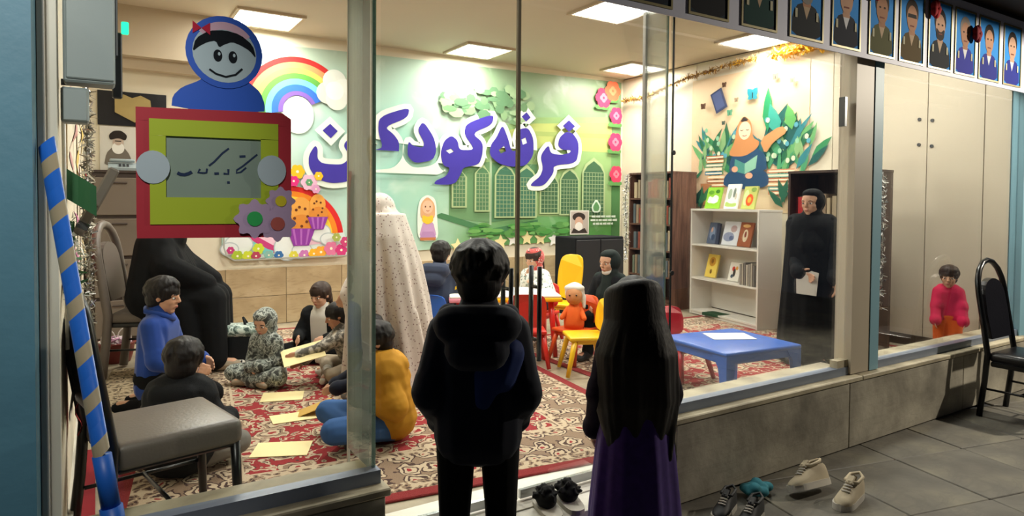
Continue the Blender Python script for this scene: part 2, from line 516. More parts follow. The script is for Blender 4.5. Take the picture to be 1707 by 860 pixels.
struct('ceiling', MB().b2(XL-0.1, XR+0.1, 2.3, YB+0.1, ZC, ZC+0.1), 'ceiling_paint', 'plain cream ceiling of the playroom')
struct('trim_1', MB().b2(XL, 1.06, 6.93, YB, 2.80, ZC).b2(XL, 1.06, 7.04, YB, 2.70, 2.80), 'beam_paint', 'stepped cream ceiling beam at the back left corner')

# back wall: plaster above, a band of stone tiles below
wb = struct('wall_back', MB().b2(XL-0.1, XR+0.1, YB, YB+0.1, 0, ZC), 'wall_paint', 'cream back wall with a beige stone band along its foot')
x = XL
wt = MB().rbox((0, 0, 0), (0.592, 0.02, 0.292), 0.003, 1).mesh('stone_tile', 'wainscot_stone')
for i in range(11):
    for j in range(2):
        o = bpy.data.objects.new('stone_tile', wt); COL.objects.link(o)
        o.location = (XL+0.3+i*0.596+(0.0 if j else 0.001), YB-0.009, FZ+0.15+j*0.296); o.parent = wb
        if XL+0.3+i*0.596 > 6.2: o.scale.x = 0.6; o.location.x = 6.2
# left wall
struct('wall_left', MB().b2(XL-0.1, XL, 2.42, YB, 0, ZC), 'wall_paint', 'white left wall hung with ribbons and paper')
struct('baseboard_left', MB().b2(XL, XL+0.018, 2.60, 5.9, FZ, FZ+0.14), 'white_profile', 'white skirting of the left wall')
# right wall: wide sheets with seams
wr = struct('wall_right', MB().b2(XR, XR+0.1, 2.42, YB, 0, ZC), 'baseboard_brown', 'cream right wall of tall sheet panels')
cuts = [2.42, 2.616, 3.071, 3.526, 3.981, 4.89, 5.8, 6.7, YB]
for a, b in zip(cuts, cuts[1:]):
    pn = MB().rbox((0, 0, 0), (0.012, b-a-0.006, ZC-FZ-0.02), 0.002, 1).build('wall_panel', 'panel_paint' if b < 4 else 'wall_paint', wr)
    pn.location = (XR-0.005, (a+b)/2, (ZC+FZ)/2)
for yy, zz in ((3.14, 2.28), (3.03, 2.26), (3.14, 2.05), (3.03, 2.03)):
    MB().tube([(XR-0.012, yy, zz), (XR-0.02, yy, zz)], 0.016, 8).build('bolt', 'dark_grey', wr)
struct('baseboard_right', MB().b2(XR-0.03, XR-0.012, 2.55, YB-0.02, FZ, FZ+0.10), 'baseboard_brown', 'dark brown skirting of the right wall')

# facade: low stone wall, cap, rail
wf = struct('wall_front', MB().b2(XL-0.05, 0.90, YF+0.02, 2.50, 0, 0.405).b2(2.41, XR+0.06, YF+0.02, 2.50, 0, 0.405), 'cap_stone', 'low wall of weathered grey stone slabs under the glass')
for a, b in ((XL-0.05, 0.90), (2.41, 3.90), (3.90, 5.35), (5.35, XR+0.06)):
    s_ = MB().rbox((0, 0, 0), (b-a-0.004, 0.03, 0.40), 0.004, 1).build('stone_slab', 'low_wall_stone', wf)
    s_.location = ((a+b)/2, YF+0.015, 0.203)
for a, b in ((XL-0.05, 0.92), (2.39, 4.03), (4.03, XR+0.06)):
    s_ = MB().rbox((0, 0, 0), (b-a-0.003, 0.25, 0.03), 0.005, 1).build('cap_slab', 'cap_stone', wf)
    s_.location = ((a+b)/2, YF+0.118, 0.42)
struct('trim_2', MB().b2(XL-0.05, 0.90, 2.345, 2.40, 0.435, 0.485), 'rail_metal', 'blue grey rail under the left pane')
struct('trim_3', MB().b2(2.42, 3.97, 2.345, 2.40, 0.435, 0.485), 'rail_metal', 'blue grey rail under the long middle pane')
struct('trim_4', MB().b2(4.27, XR, 2.345, 2.40, 0.435, 0.485), 'rail_metal', 'blue grey rail under the right pane')
struct('trim_5', MB().b2(2.42, 3.97, 2.40, 2.53, 0.435, 0.475).b2(4.27, XR, 2.40, 2.53, 0.435, 0.475).b2(XL, 0.9, 2.40, 2.53, 0.435, 0.465), 'cap_stone', 'cream inner sill behind the glass')
struct('trim_6', MB().b2(0.90, 2.08, 2.16, 2.30, 0, FZ-0.004).b2(0.90, 2.41, 2.302, 2.56, 0, FZ+0.002), 'threshold_stone', 'white stone doorstep before the glass doors')
# lintel behind the banner, porch roof, outer pillars
struct('wall_lintel', MB().b2(XL-0.9, 8.5, 2.30, 2.45, 2.48, 3.4), 'porch_dark', 'dark beam above the glass front')
struct('porch_roof', MB().b2(-3, 10, -3.5, 2.30, 2.98, 3.10).b2(-3, 10, 1.3, 1.42, 2.84, 2.98).b2(-3, 10, 0.2, 0.32, 2.84, 2.98), 'porch_dark', 'dark ribbed porch ceiling above the banner')
struct('trim_7', MB().b2(-0.95, -0.145, 2.20, 2.40, 0, 2.98), 'blue_paint', 'weathered blue pillar at the left edge')
struct('trim_8', MB().b2(-0.143, -0.098, 2.40, 2.47, 0.45, 2.6).b2(-0.143, -0.125, 2.36, 2.40, 0.45, 2.6), 'white_profile', 'white upright profile beside the blue pillar')
po = sempty('trim_9', 'beige upright post with a pale blue edge between two panes', (3.97, 2.36, 0.44))
MB().b2(0, 0.20, -0.03, 0.08, 0, 2.05).build('post_face', 'beige_metal', po)
MB().b2(0.202, 0.30, -0.035, 0.06, 0, 2.05).build('post_edge', 'pale_blue_paint', po)
struct('trim_10', MB().b2(XR, XR+0.10, 2.33, 2.42, 0, 2.45), 'pale_blue_paint', 'pale upright strip at the right end of the glass front')
struct('wall_outer', MB().b2(XR+0.10, 8.5, 2.36, 2.45, 0, 2.48), 'cloth_navy_blue', 'dark blue panel beyond the glass front')

# glass
def pane(name, x0, x1, z0, z1, label, y=2.37, t=0.010):
    b = MB()
    b.b2(x0, x1, y, y+t, z0, z1, GLASS)
    o = b.build(name); tag(o, label, None, None, 'structure'); return o
pane('window_1', -0.12, 0.868, 0.47, 2.48, 'large glass pane left of the doors, carrying the paper doll sign')
pane('window_2', 2.425, 3.90, 0.47, 2.48, 'long glass pane between the doors and the beige post')
pane('window_3', 4.27, XR, 0.47, 2.48, 'glass pane right of the beige post')
pane('window_4', 3.912, 3.968, 0.47, 2.48, 'narrow glass strip against the beige post')
def fin(name, x, y0, y1, label, gm=None):
    o = MB().b2(x-0.006, x+0.006, y0, y1, 0.47, 2.48, gm or FIN).build(name); tag(o, label, None, None, 'structure')
    MB().b2(x-0.0075, x+0.0075, y0-0.004, y0, 0.47, 2.48).build('glass_edge', GEDGE, o)
    MB().b2(x-0.0075, x+0.0075, y1, y1+0.004, 0.47, 2.48).build('glass_edge', 'white_profile', o)
    return o
f1 = fin('window_5', 0.885, 2.385, 2.665, 'green tinted glass fin left of the doors')
MB().b2(0.880, 0.890, 2.67, 2.685, 0.20, 2.48).build('fin_post', 'white_profile', f1)
f2 = fin('window_6', 2.405, 2.385, 2.53, 'glass fin right of the doors', FIN2)
MB().b2(2.397, 2.413, 2.535, 2.55, 0.20, 2.48).build('fin_post', 'white_profile', f2)
MB().b2(2.425, 2.434, 2.362, 2.368, 0.49, 2.48).build('seal', 'steel_dark', f2)
for zz in (1.75, 1.15, 0.75):
    MB().tube([(2.43, 2.352, zz), (2.43, 2.362, zz)], 0.012, 10).build('bolt', 'steel_dark', f2)
fit = MB().b2(3.893, 3.915, 2.355, 2.395, 1.98, 2.16).build('glass_fitting', 'steel_dark'); fit.name = 'trim_11'; tag(fit, 'dark steel fitting joining two panes beside the post', None, None, 'structure')
struct('trim_12', MB().b2(3.86, 3.97, 2.35, 2.40, 0.485, 0.53), 'cap_stone', 'small worn clamp at the foot of the narrow pane')
# doors: two frameless glass leaves with long pulls
def leaf(name, x0, x1, hx, label, edge=None):
    o = MB().b2(x0, x1, 2.372, 2.382, FZ+0.012, 2.47, GLASS).build(name); tag(o, label, None, None, 'structure')
    for yy in (2.345, 2.41):
        h = MB().tube([(hx, yy, 0.81), (hx, yy, 1.22)], 0.011, 10).build('handle', 'steel_dark', o, True)
    for zz in (0.9, 1.13):
        MB().tube([(hx, 2.345, zz), (hx, 2.41, zz)], 0.008, 8).build('handle_bolt', 'steel_dark', o, True)
    if edge is not None:
        MB().b2(edge-0.007, edge+0.007, 2.369, 2.385, FZ+0.012, 2.47).build('edge_strip', 'tape_tan', o)
    MB().b2(x0+0.01, x1-0.01, 2.368, 2.386, FZ+0.012, FZ+0.05).build('bottom_strip', 'chrome', o)
    return o
leaf('door_1', 0.91, 1.520, 1.475, 'left leaf of the glass double doors', 1.524)
leaf('door_2', 1.535, 2.395, 1.62, 'right leaf of the glass double doors')

# rugs
rug_mat('rug_red', 1.375, 2.1, '#96172a', '#3a2a2c', '#c9b79c', '#8f7a66')
rug_mat('rug_red2', 1.55, 1.25, '#961b2b', '#3a2a2c', '#c9b79c', '#8f7a66', 0.22)
rug_mat('rug_cream', 0.11, 0.65, '#a89678', '#2c2420', '#b9a88b', '#8f7d65', 0.03, 0.012)
mt('rug_strip', '#8c1420', 0.95, 0.12, 20)
tag(MB().rbox((0, 0, 0.006), (2.75, 4.2, 0.012), 0.004, 1).build('persian_rug', 'rug_red', None, False, (1.60, 4.69, FZ+.0005), R(-7)),
    'red Persian rug with cream flowers under the children sitting by the door', 'rug')
tag(MB().rbox((0, 0, 0.004), (3.1, 2.5, 0.008), 0.003, 1).build('persian_rug', 'rug_red2', None, False, (4.65, 4.0, FZ+.0005), R(0)),
    'red Persian rug under the blue table and the white bookshelf', 'rug')
tag(MB().rbox((0, 0, 0.004), (0.22, 1.3, 0.008), 0.003, 1).build('runner_rug', 'rug_cream', None, False, (0.12, 5.15, FZ+.0005), R(-7)),
    'narrow cream rug with a dark patterned edge below the red basket', 'rug')
tag(MB().rbox((0, 0, 0.004), (0.06, 1.4, 0.008), 0.003, 1).build('carpet_strip', 'rug_strip', None, False, (-0.045, 3.3, FZ+.0005)),
    'plain dark red carpet strip along the left wall', 'rug')

# ceiling lights
t_ = NT('lamp_diffuser'); em = t_.n('Emission', {'Color': (1, 0.97, 0.88, 1), 'Strength': 9.0}); t_.t.links.new(em.outputs[0], t_.out.inputs[0]); _mats['lamp_diffuser'] = t_.m
for (lx, ly, lb) in ((1.40, 6.72, 'square ceiling light above the paper doll sign'), (3.76, 6.72, 'square ceiling light above the middle of the mural'),
                     (5.92, 6.47, 'square ceiling light in the far right corner of the ceiling'), (4.0, 4.63, 'square ceiling light just under the top of the picture, beside the banner'),
                     (5.98, 4.62, 'square ceiling light above the reading girl poster'), (1.40, 4.63, 'square ceiling light above the children on the rug'), (2.3, 3.1, 'unseen square ceiling light added just inside the glass doors'), (5.3, 3.0, 'unseen square ceiling light added just inside the right pane')):  # last two are out of view, added to brighten the front of the room
    t = thing('ceiling_light', lb, 'ceiling light', (lx, ly, ZC), 0, 'recessed ceiling lights')
    fb = MB()
    for (cx, cy, sx, sy) in ((0, 0.295, 0.62, 0.03), (0, -0.295, 0.62, 0.03), (0.295, 0, 0.03, 0.56), (-0.295, 0, 0.03, 0.56)): fb.box((cx, cy, -0.012), (sx, sy, 0.024))
    fb.build('frame', 'beam_paint', t)
    MB().b2(-0.28, 0.28, -0.28, 0.28, -0.012, -0.002).build('diffuser', 'lamp_diffuser', t)
    lb_ = MB()
    for k in range(-3, 4): lb_.box((k*0.08, 0, -0.016), (0.004, 0.56, 0.012)); lb_.box((0, k*0.08, -0.016), (0.56, 0.004, 0.012))
    lb_.build('louvre', 'chrome', t)
    L = bpy.data.lights.new('ceiling_light_lamp', 'AREA'); L.shape = 'SQUARE'; L.size = 0.55; L.energy = CEIL_W; L.color = (1.0, 0.965, 0.89)
    lo = bpy.data.objects.new('ceiling_light_lamp', L); COL.objects.link(lo); lo.location = (0, 0, -0.03); lo.parent = t

# ================================================================== prints on the walls
LETTERS = [([(5.318, 2.441), (5.424, 2.436), (5.525, 2.335), (5.541, 2.208), (5.5, 2.027), (5.123, 1.986), (5.125, 1.883), (4.968, 1.708), (4.753, 1.704), (4.785, 1.751), (4.909, 1.835), (4.955, 1.941), (4.907, 2.104), (5.039, 2.258), (5.074, 2.139), (5.252, 2.13), (5.392, 2.164), (5.409, 2.202), (5.269, 2.195), (5.189, 2.247), (5.215, 2.359)], []), ([(5.369, 2.598), (5.472, 2.524), (5.374, 2.439), (5.269, 2.516)], []), ([(4.327, 2.474), (4.412, 2.299), (4.46, 2.143), (4.539, 2.147), (4.528, 2.306), (4.578, 2.429), (4.713, 2.457), (4.799, 2.322), (4.801, 2.105), (4.685, 1.964), (4.462, 1.943), (4.275, 1.976), (4.141, 2.076), (4.158, 2.207), (4.242, 2.303)], [[(4.274, 2.147), (4.351, 2.204), (4.382, 2.139), (4.305, 2.104)], [(4.611, 2.297), (4.675, 2.328), (4.698, 2.257), (4.634, 2.232)]]), ([(4.688, 2.652), (4.75, 2.589), (4.68, 2.53), (4.615, 2.59)], []), ([(4.203, 2.596), (4.174, 2.455), (3.89, 2.334), (4.047, 2.227), (4.039, 2.071), (3.989, 1.953), (3.771, 1.912), (3.748, 1.842), (3.658, 1.701), (3.379, 1.695), (3.407, 1.745), (3.545, 1.799), (3.6, 1.901), (3.502, 1.923), (3.465, 2.071), (3.514, 2.223), (3.612, 2.291), (3.697, 2.233), (3.718, 2.12), (3.885, 2.128), (3.914, 2.156), (3.782, 2.314), (3.81, 2.448)], [[(3.537, 2.104), (3.604, 2.133), (3.644, 2.099), (3.585, 2.071)]]), ([(3.241, 2.438), (3.382, 2.253), (3.416, 2.094), (3.364, 1.98), (3.137, 1.937), (3.047, 2.016), (3.047, 2.125), (3.062, 2.191), (3.11, 2.14), (3.242, 2.122), (3.256, 2.184), (3.167, 2.326)], []), ([(3.071, 2.586), (3.046, 2.458), (2.763, 2.335), (2.877, 2.259), (2.946, 2.168), (2.934, 2.023), (2.852, 1.928), (2.677, 1.905), (2.506, 1.915), (2.446, 1.978), (2.421, 2.498), (2.573, 2.573), (2.598, 2.102), (2.627, 2.068), (2.751, 2.098), (2.689, 2.267), (2.701, 2.449)], []), ([(1.983, 2.089), (2.012, 2.05), (2.006, 1.948), (2.062, 1.894), (2.269, 1.89), (2.339, 1.939), (2.343, 2.02), (2.287, 2.109), (2.386, 2.218), (2.45, 2.094), (2.45, 1.932), (2.41, 1.791), (2.339, 1.704), (2.153, 1.684), (1.994, 1.73), (1.916, 1.855), (1.916, 1.978)], []), ([(2.146, 2.328), (2.229, 2.254), (2.153, 2.172), (2.064, 2.251)], [])]
def mural_mat():
    t = NT('mural_print'); o = t.obj()
    sx = t.n('SeparateXYZ', {0: o})
    wob = t.noise(o, 1.1, 4)
    u = t.math('ADD', t.math('DIVIDE', t.math('SUBTRACT', sx.outputs[0], 1.1), 5.2), t.math('MULTIPLY', t.math('SUBTRACT', wob.outputs[0], 0.5), 0.25))
    v = t.math('ADD', t.math('DIVIDE', t.math('SUBTRACT', sx.outputs[2], 0.9), 2.25), t.math('MULTIPLY', t.math('SUBTRACT', wob.outputs[0], 0.5), 0.3))
    base = t.ramp(u, [(0.0, '#c9d6c8'), (0.2, '#b5d6cb'), (0.36, '#9fd0c0'), (0.5, '#a9cdb2'), (0.62, '#7fae7c'), (1.0, '#6c9c5e')])
    sky = t.ramp(u, [(0.0, '#a3ad98'), (0.35, '#a7bfae'), (0.6, '#7f9878'), (0.85, '#90a583'), (1.0, '#77906a')])
    col = t.mix(t.ramp(v, [(0.62, '#000000'), (0.95, '#ffffff')]), base, sky)
    grass = t.ramp(u, [(0.0, '#c4ddd2'), (0.4, '#b7d8c9'), (0.55, '#6f9f66'), (1.0, '#4f9a44')])
    col = t.mix(t.ramp(v, [(0.08, '#ffffff'), (0.26, '#000000')]), col, grass)
    cl = t.noise(o, 2.2, 6, 0.5)
    col = t.mix(t.math('MULTIPLY', t.ramp(cl.outputs[0], [(0.56, '#000000'), (0.72, '#ffffff')]), 0.45), col, '#e3ece0')
    _mats['mural_print'] = t.done(col, 0.4)
mural_mat()
mur = thing('wall_mural', 'wide green mural banner with purple Persian lettering on the back wall', 'mural', (0, YB, 0))
MY = -0.02
edge = [(1.06, 1.02), (1.08, 0.94), (1.16, 0.885), (1.9, 0.885), (6.32, 1.0), (6.32, 3.20), (2.6, 3.14), (1.06, 3.1)]
MB().prism(edge, lambda u, v, w: V((u, MY+0.018-w, v)), 0.018, 'mural_print').build('banner_sheet', None, mur)
F = Flat((0, MY, 0), (1, 0, 0), (0, 0, 1), (0, -1, 0))
# shrine building
F.poly(pm('#8fae74'), [(3.60, 1.873), (3.604, 1.419), (4.176, 1.236), (4.873, 1.311), (6.161, 1.305), (6.14, 2.70), (4.83, 2.60), (4.167, 2.40)])
F.poly(pm('#b3bd72'), [(4.2, 2.12), (4.85, 2.2), (6.15, 2.2), (6.15, 2.62), (4.83, 2.52), (4.2, 2.34)])
F.poly(pm('#9fb06a'), [(4.85, 2.36), (6.15, 2.40), (6.15, 2.46), (4.85, 2.42)])
F.poly(pm('#6d9468'), [(3.6, 1.3), (4.176, 1.236), (4.176, 2.0), (3.6, 1.9)])
F.poly(pm('#5d8a63'), [(4.19, 1.24), (4.88, 1.31), (4.88, 1.99), (4.19, 1.99)])
F.poly(pm('#a9c2a0'), [(4.165, 1.2), (4.195, 1.2), (4.195, 2.4), (4.165, 2.4)])
F.poly(pm('#4d7d55'), [(3.5, 1.36), (4.2, 1.16), (4.9, 1.27), (4.9, 1.20), (4.2, 1.08), (3.4, 1.32)])
F.poly(pm('#4e7a4a'), [(6.16, 1.02), (6.31, 1.02), (6.31, 1.95), (6.16, 1.85)])
F.build('shrine_print', mur)
F = Flat((0, MY-0.012, 0), (1, 0, 0), (0, 0, 1), (0, -1, 0))
for x0, x1, z0, z1, c in ((4.946, 5.211, 1.36, 1.868, '#44664a'), (5.267, 5.55, 1.343, 1.93, '#44664a'), (5.644, 6.0, 1.32, 2.07, '#44664a'),
                          (3.65, 3.81, 1.444, 1.87, '#547b58'), (3.965, 4.14, 1.394, 1.925, '#547b58'), (4.25, 4.51, 1.315, 1.95, '#44705a'), (4.564, 4.84, 1.313, 1.935, '#44705a')):
    w = x1-x0; h = z1-w*0.45
    F.poly(pm('#a6b888'), [(x0-.025, z0-.02), (x1+.025, z0-.02), (x1+.025, h), (x1-.03, h+w*.32), ((x0+x1)/2, z1+.05), (x0+.03, h+w*.32), (x0-.025, h)])
    F.poly(pm(c), [(x0, z0), (x1, z0), (x1, h), (x1-w*.18, h+w*.25), ((x0+x1)/2, z1), (x0+w*.18, h+w*.25), (x0, h)])
    k = F.k
    n = max(4, int(w/0.045))
    for i in range(1, n): F.k = k; F.line(pm('#8fa27a'), [(x0+w*i/n, z0), (x0+w*i/n, h)], 0.008)
    q = max(6, int((h-z0)/0.05))
    for i in range(1, q+1): F.k = k+1; F.line(pm('#8fa27a'), [(x0, z0+(h-z0)*i/q), (x1, z0+(h-z0)*i/q)], 0.008)
    F.k = k+2
F.build('window_lattice_print', mur)
# trees
F = Flat((0, MY-0.03, 0), (1, 0, 0), (0, 0, 1), (0, -1, 0), 0.0001)
rr = random.Random(3)
for i in range(70):
    cx, cz = rr.uniform(3.5, 5.0), rr.uniform(2.45, 2.95)
    if (cx-4.2)**2/0.6+(cz-2.62)**2/0.1 > 1: continue
    F.poly(pm(rr.choice(['#7f9d74', '#6b8c66', '#93ad86', '#5f8360'])), ellp(cx, cz, rr.uniform(.05, .11), rr.uniform(.03, .07), 7, rr.random()))
tag(F.build('foliage_print', mur), None, None, None, 'stuff')
F = Flat((0, MY-0.03, 0), (1, 0, 0), (0, 0, 1), (0, -1, 0), 0.0001)
for i in range(50):
    F.poly(pm(rr.choice(['#4f8f46', '#3f7a3c', '#6da35a', '#5a8f4c'])), ellp(rr.uniform(3.9, 5.4), rr.uniform(1.06, 1.22), rr.uniform(.05, .12), rr.uniform(.015, .04), 7))
tag(F.build('grass_print', mur), None, None, None, 'stuff')
# roses on the right border
for cx, cz, r, c, c2 in ((5.965, 2.95, .14, '#d83e5e', '#f07a8a'), (6.13, 3.06, .14, '#d8694a', '#e88a62'), (6.20, 2.72, .12, '#dc3e66', '#f27b92'), (6.19, 2.35, .13, '#dc3e66', '#f27b92'), (6.21, 1.9, .12, '#d83e5e', '#f07a8a')):
    F = Flat((0, MY-0.038, 0), (1, 0, 0), (0, 0, 1), (0, -1, 0), 0.0002)
    for a in range(3): F.poly(pm('#5d8f4f'), ellp(cx-.08+.06*a, cz-.13, .07, .035, 8, a))
    for a in range(6): F.poly(pm(c), ellp(min(6.25, cx+math.cos(a*1.05)*r*.55), cz+math.sin(a*1.05)*r*.55, r*.5, r*.5, 10))
    for a in range(4): F.poly(pm(c2), ellp(cx+math.cos(a*1.6)*r*.22, cz+math.sin(a*1.6)*r*.22, r*.26, r*.26, 9))
    F.poly(pm(c), ellp(cx, cz, r*.14, r*.14, 8))
    F.build('rose_print', mur)
# rainbow, cloud
F = Flat((0, MY-0.01, 0), (1, 0, 0), (0, 0, 1), (0, -1, 0))
F.poly(pm('#dfe6dc'), ellp(1.81, 2.40, .17, .2, 20))
s_ = 0.56/545
for a, b, c in ((545, 490, '#b5302e'), (490, 432, '#d99160'), (432, 378, '#e0bd5c'), (378, 320, '#5f9f48'), (320, 262, '#6fc0dc'), (262, 195, '#3b6cc4'), (195, 150, '#7e5fae')):
    F.arc(pm(c), 1.81, 2.45, a*s_, b*s_, R(25), R(190), 36)
F.build('rainbow_print', mur)
F = Flat((0, MY-0.02, 0), (1, 0, 0), (0, 0, 1), (0, -1, 0))
for cx, cz, rx, c in ((2.122, 2.66, .12, '#c6c9c0'), (2.20, 2.79, .13, '#d3d6cd'), (2.30, 2.71, .12, '#d9dcd4'), (2.22, 2.60, .12, '#d3d6cd'), (2.20, 2.69, .10, '#e2e4dd')):
    F.poly(pm(c), ellp(cx, cz, rx, rx, 20))
F.build('cloud_print', mur)
# candy corner under the lettering
F = Flat((0, MY-0.012, 0), (1, 0, 0), (0, 0, 1), (0, -1, 0), 0.0004)
F.poly(pm('#d8e6e2'), [(1.07, 1.02), (1.09, .95), (1.16, .9), (2.36, .9), (2.3, 1.2), (1.75, 1.7), (1.1, 1.5)])
for a, b, c in ((.60, .54, '#d8302f'), (.54, .48, '#ee8a2c'), (.48, .42, '#f2cf48'), (.42, .37, '#b9cf52')): F.arc(pm(c), 1.70, 1.10, a, b, R(5), R(175), 30, .92)
F.arc(pm('#efc6d8'), 1.70, 1.0, .36, .01, R(5), R(175), 24)
F.strip(pm('#c8447c'), [(1.30, 1.25), (1.40, 1.12), (1.55, 1.03), (1.72, 1.0)], [(1.30, 1.12), (1.42, 1.03), (1.56, .95), (1.74, .93)])
F.strip(pm('#7cc6c8'), [(1.25, 1.14), (1.38, 1.06), (1.5, .99), (1.56, .97)], [(1.25, 1.08), (1.36, 1.0), (1.46, .94), (1.54, .93)])
for cx, cz, rx, rz in ((1.219, 1.04, .13, .10), (1.13, 1.0, .08, .06), (1.70, 1.0, .13, .13), (1.85, .96, .10, .08), (2.04, 1.15, .11, .09), (2.13, 1.08, .08, .06)):
    F.poly(pm('#b9c4c6'), ellp(cx, cz, rx+.012, rz+.012)); F.poly(pm('#e4e8e6'), ellp(cx, cz, rx, rz))
for cx, cz, s in ((1.84, 1.13, 1.15), (2.015, 1.27, .85)):            # two cupcakes
    F.poly(pm('#e3a04c'), ellp(cx, cz+.22*s, .10*s, .13*s)); F.poly(pm('#d88a3c'), ellp(cx+.01, cz+.10*s, .12*s, .09*s))
    for a in range(7): F.poly(pm('#6b3a24'), ellp(cx+math.cos(a*2.4)*.06*s, cz+.17*s+math.sin(a*2.4)*.09*s, .014*s, .014*s, 7))
    F.poly(pm('#8f3fa0'), [(cx-.13*s, cz+.06*s), (cx+.13*s, cz+.06*s), (cx+.07*s, cz-.10*s), (cx-.07*s, cz-.10*s)])
    for a in (-1, 0, 1): F.poly(pm('#b267bd'), [(cx+a*.07*s-.012, cz+.055*s), (cx+a*.07*s+.012, cz+.055*s), (cx+a*.045*s+.008, cz-.09*s), (cx+a*.045*s-.008, cz-.09*s)])
rr = random.Random(5)
for cx, cz, r, c in ((1.80, 1.80, .08, '#f2b92c'), (1.76, 1.70, .06, '#d6347c'), (1.92, 1.69, .09, '#e8b6cf'), (1.92, 1.69, .04, '#5e9a6c'), (2.02, 1.76, .05, '#f2b92c'), (1.99, 1.62, .05, '#d69ac0'), (1.136, .99, .04, '#c0417c'), (1.2, .93, .06, '#a9bf3a'), (1.30, .925, .06, '#c9d23c'), (1.40, 1.0, .06, '#c6d43c'), (1.376, .925, .05, '#b0475c'), (1.5, .93, .05, '#86b3a8'), (1.60, .925, .05, '#3f6fa8'), (1.75, .92, .05, '#d9cf4c'), (1.86, .918, .06, '#c87ab8'), (1.96, .93, .06, '#efb52f'), (2.035, .945, .07, '#f0a93c'), (2.144, .98, .08, '#dc7aa0'), (2.255, .96, .07, '#cf3f7c'), (2.3, 1.05, .06, '#c9487a'), (2.2, 1.1, .05, '#a9b45c')):
    for a in range(6): F.poly(pm(c), ellp(cx+math.cos(a*1.05)*r*.55, max(.895+r*.45, cz+math.sin(a*1.05)*r*.55), r*.45, r*.45, 8))
    F.poly(pm('#f6ead0'), ellp(cx, cz, r*.2, r*.2, 7))
F.line(pm('#a8a8a0'), [(1.065, 1.5), (1.068, 1.02), (1.088, .945), (1.16, .893), (2.4, .9)], .014)
F.build('candy_print', mur)
# little printed girl in a scarf
F = Flat((0, MY-0.012, 0), (1, 0, 0), (0, 0, 1), (0, -1, 0), 0.0004)
F.poly(pm('#dfeae0'), chaikin([(3.19, 1.03), (3.18, 1.35), (3.21, 1.52), (3.31, 1.58), (3.42, 1.53), (3.44, 1.3), (3.46, 1.03)], 2))
F.poly(pm('#c39ac4'), chaikin([(3.20, 1.06), (3.26, 1.27), (3.38, 1.27), (3.44, 1.06)], 1)); F.poly(pm('#b58ab8'), [(3.21, 1.06), (3.25, 1.14), (3.39, 1.14), (3.43, 1.06)])
F.poly(pm('#c07a4c'), [(3.22, 1.035), (3.42, 1.035), (3.42, 1.07), (3.22, 1.07)])
F.poly(pm('#d9a77c'), chaikin([(3.22, 1.28), (3.22, 1.47), (3.31, 1.56), (3.41, 1.47), (3.41, 1.28)], 2))
F.poly(pm('#e6b99a'), ellp(3.315, 1.43, .07, .08)); F.poly(pm('#eec03c'), chaikin([(3.24, 1.26), (3.25, 1.34), (3.315, 1.31), (3.38, 1.34), (3.39, 1.26), (3.315, 1.22)], 1))
for a in (-1, 1): F.poly(pm('#5a3a2c'), ellp(3.315+a*.03, 1.435, .009, .012, 8))
F.line(pm('#a0503c'), [(3.295, 1.39), (3.315, 1.38), (3.335, 1.39)], .006)
F.build('girl_print', mur)
# portrait and emblem at the lower right, paper stars on the lower edge
F = Flat((0, MY-0.03, 0), (1, 0, 0), (0, 0, 1), (0, -1, 0), 0.0004)
F.poly(pm('#d9d6cc'), [(5.41, 1.06), (5.735, 1.06), (5.735, 1.39), (5.41, 1.39)]); F.poly(pm('#b7aaa0'), [(5.425, 1.075), (5.72, 1.075), (5.72, 1.375), (5.425, 1.375)])
F.poly(pm('#3a302c'), ellp(5.56, 1.30, .11, .06)); F.poly(pm('#caa28c'), ellp(5.56, 1.23, .07, .075)); F.poly(pm('#e4ddd4'), ellp(5.56, 1.17, .065, .06)); F.poly(pm('#3c3430'), [(5.43, 1.08), (5.71, 1.08), (5.66, 1.15), (5.56, 1.11), (5.47, 1.15)])
F.poly(pm('#cfe0cf'), chaikin([(5.80, 1.36), (5.77, 1.44), (5.86, 1.56), (5.95, 1.44), (5.92, 1.36)], 1)); F.poly(pm('#5e8f5c'), chaikin([(5.82, 1.38), (5.80, 1.44), (5.86, 1.52), (5.92, 1.44), (5.90, 1.38)], 1))
for i, (a, b) in enumerate(((1.305, 5.78), (1.255, 5.76), (1.205, 5.80))):
    xx = b
    while xx < 6.16:
        l = rr.uniform(.03, .09); F.poly(pm('#dde8da'), [(xx, a-.012), (xx+l, a-.016), (xx+l, a+.016), (xx, a+.012)]); xx += l+.012
F.build('emblem_print', mur)
stl = ((4.728, 1.03), (4.943, 1.025), (5.163, 1.0), (4.519, 1.02), (4.331, .985), (4.13, .97), (3.9, .96), (3.72, .95))
for cx, cz in stl:
    p = [(cx+(.10 if i % 2 == 0 else .05)*math.sin(i*math.pi/5), cz+(.10 if i % 2 == 0 else .05)*math.cos(i*math.pi/5)) for i in range(10)]
    MB().prism(p, lambda u, v, w: V((u, MY-0.004-w, v)), 0.006, 'paper_cream' if int(cx*10) % 3 else 'paper_white').build('paper_star', None, mur)
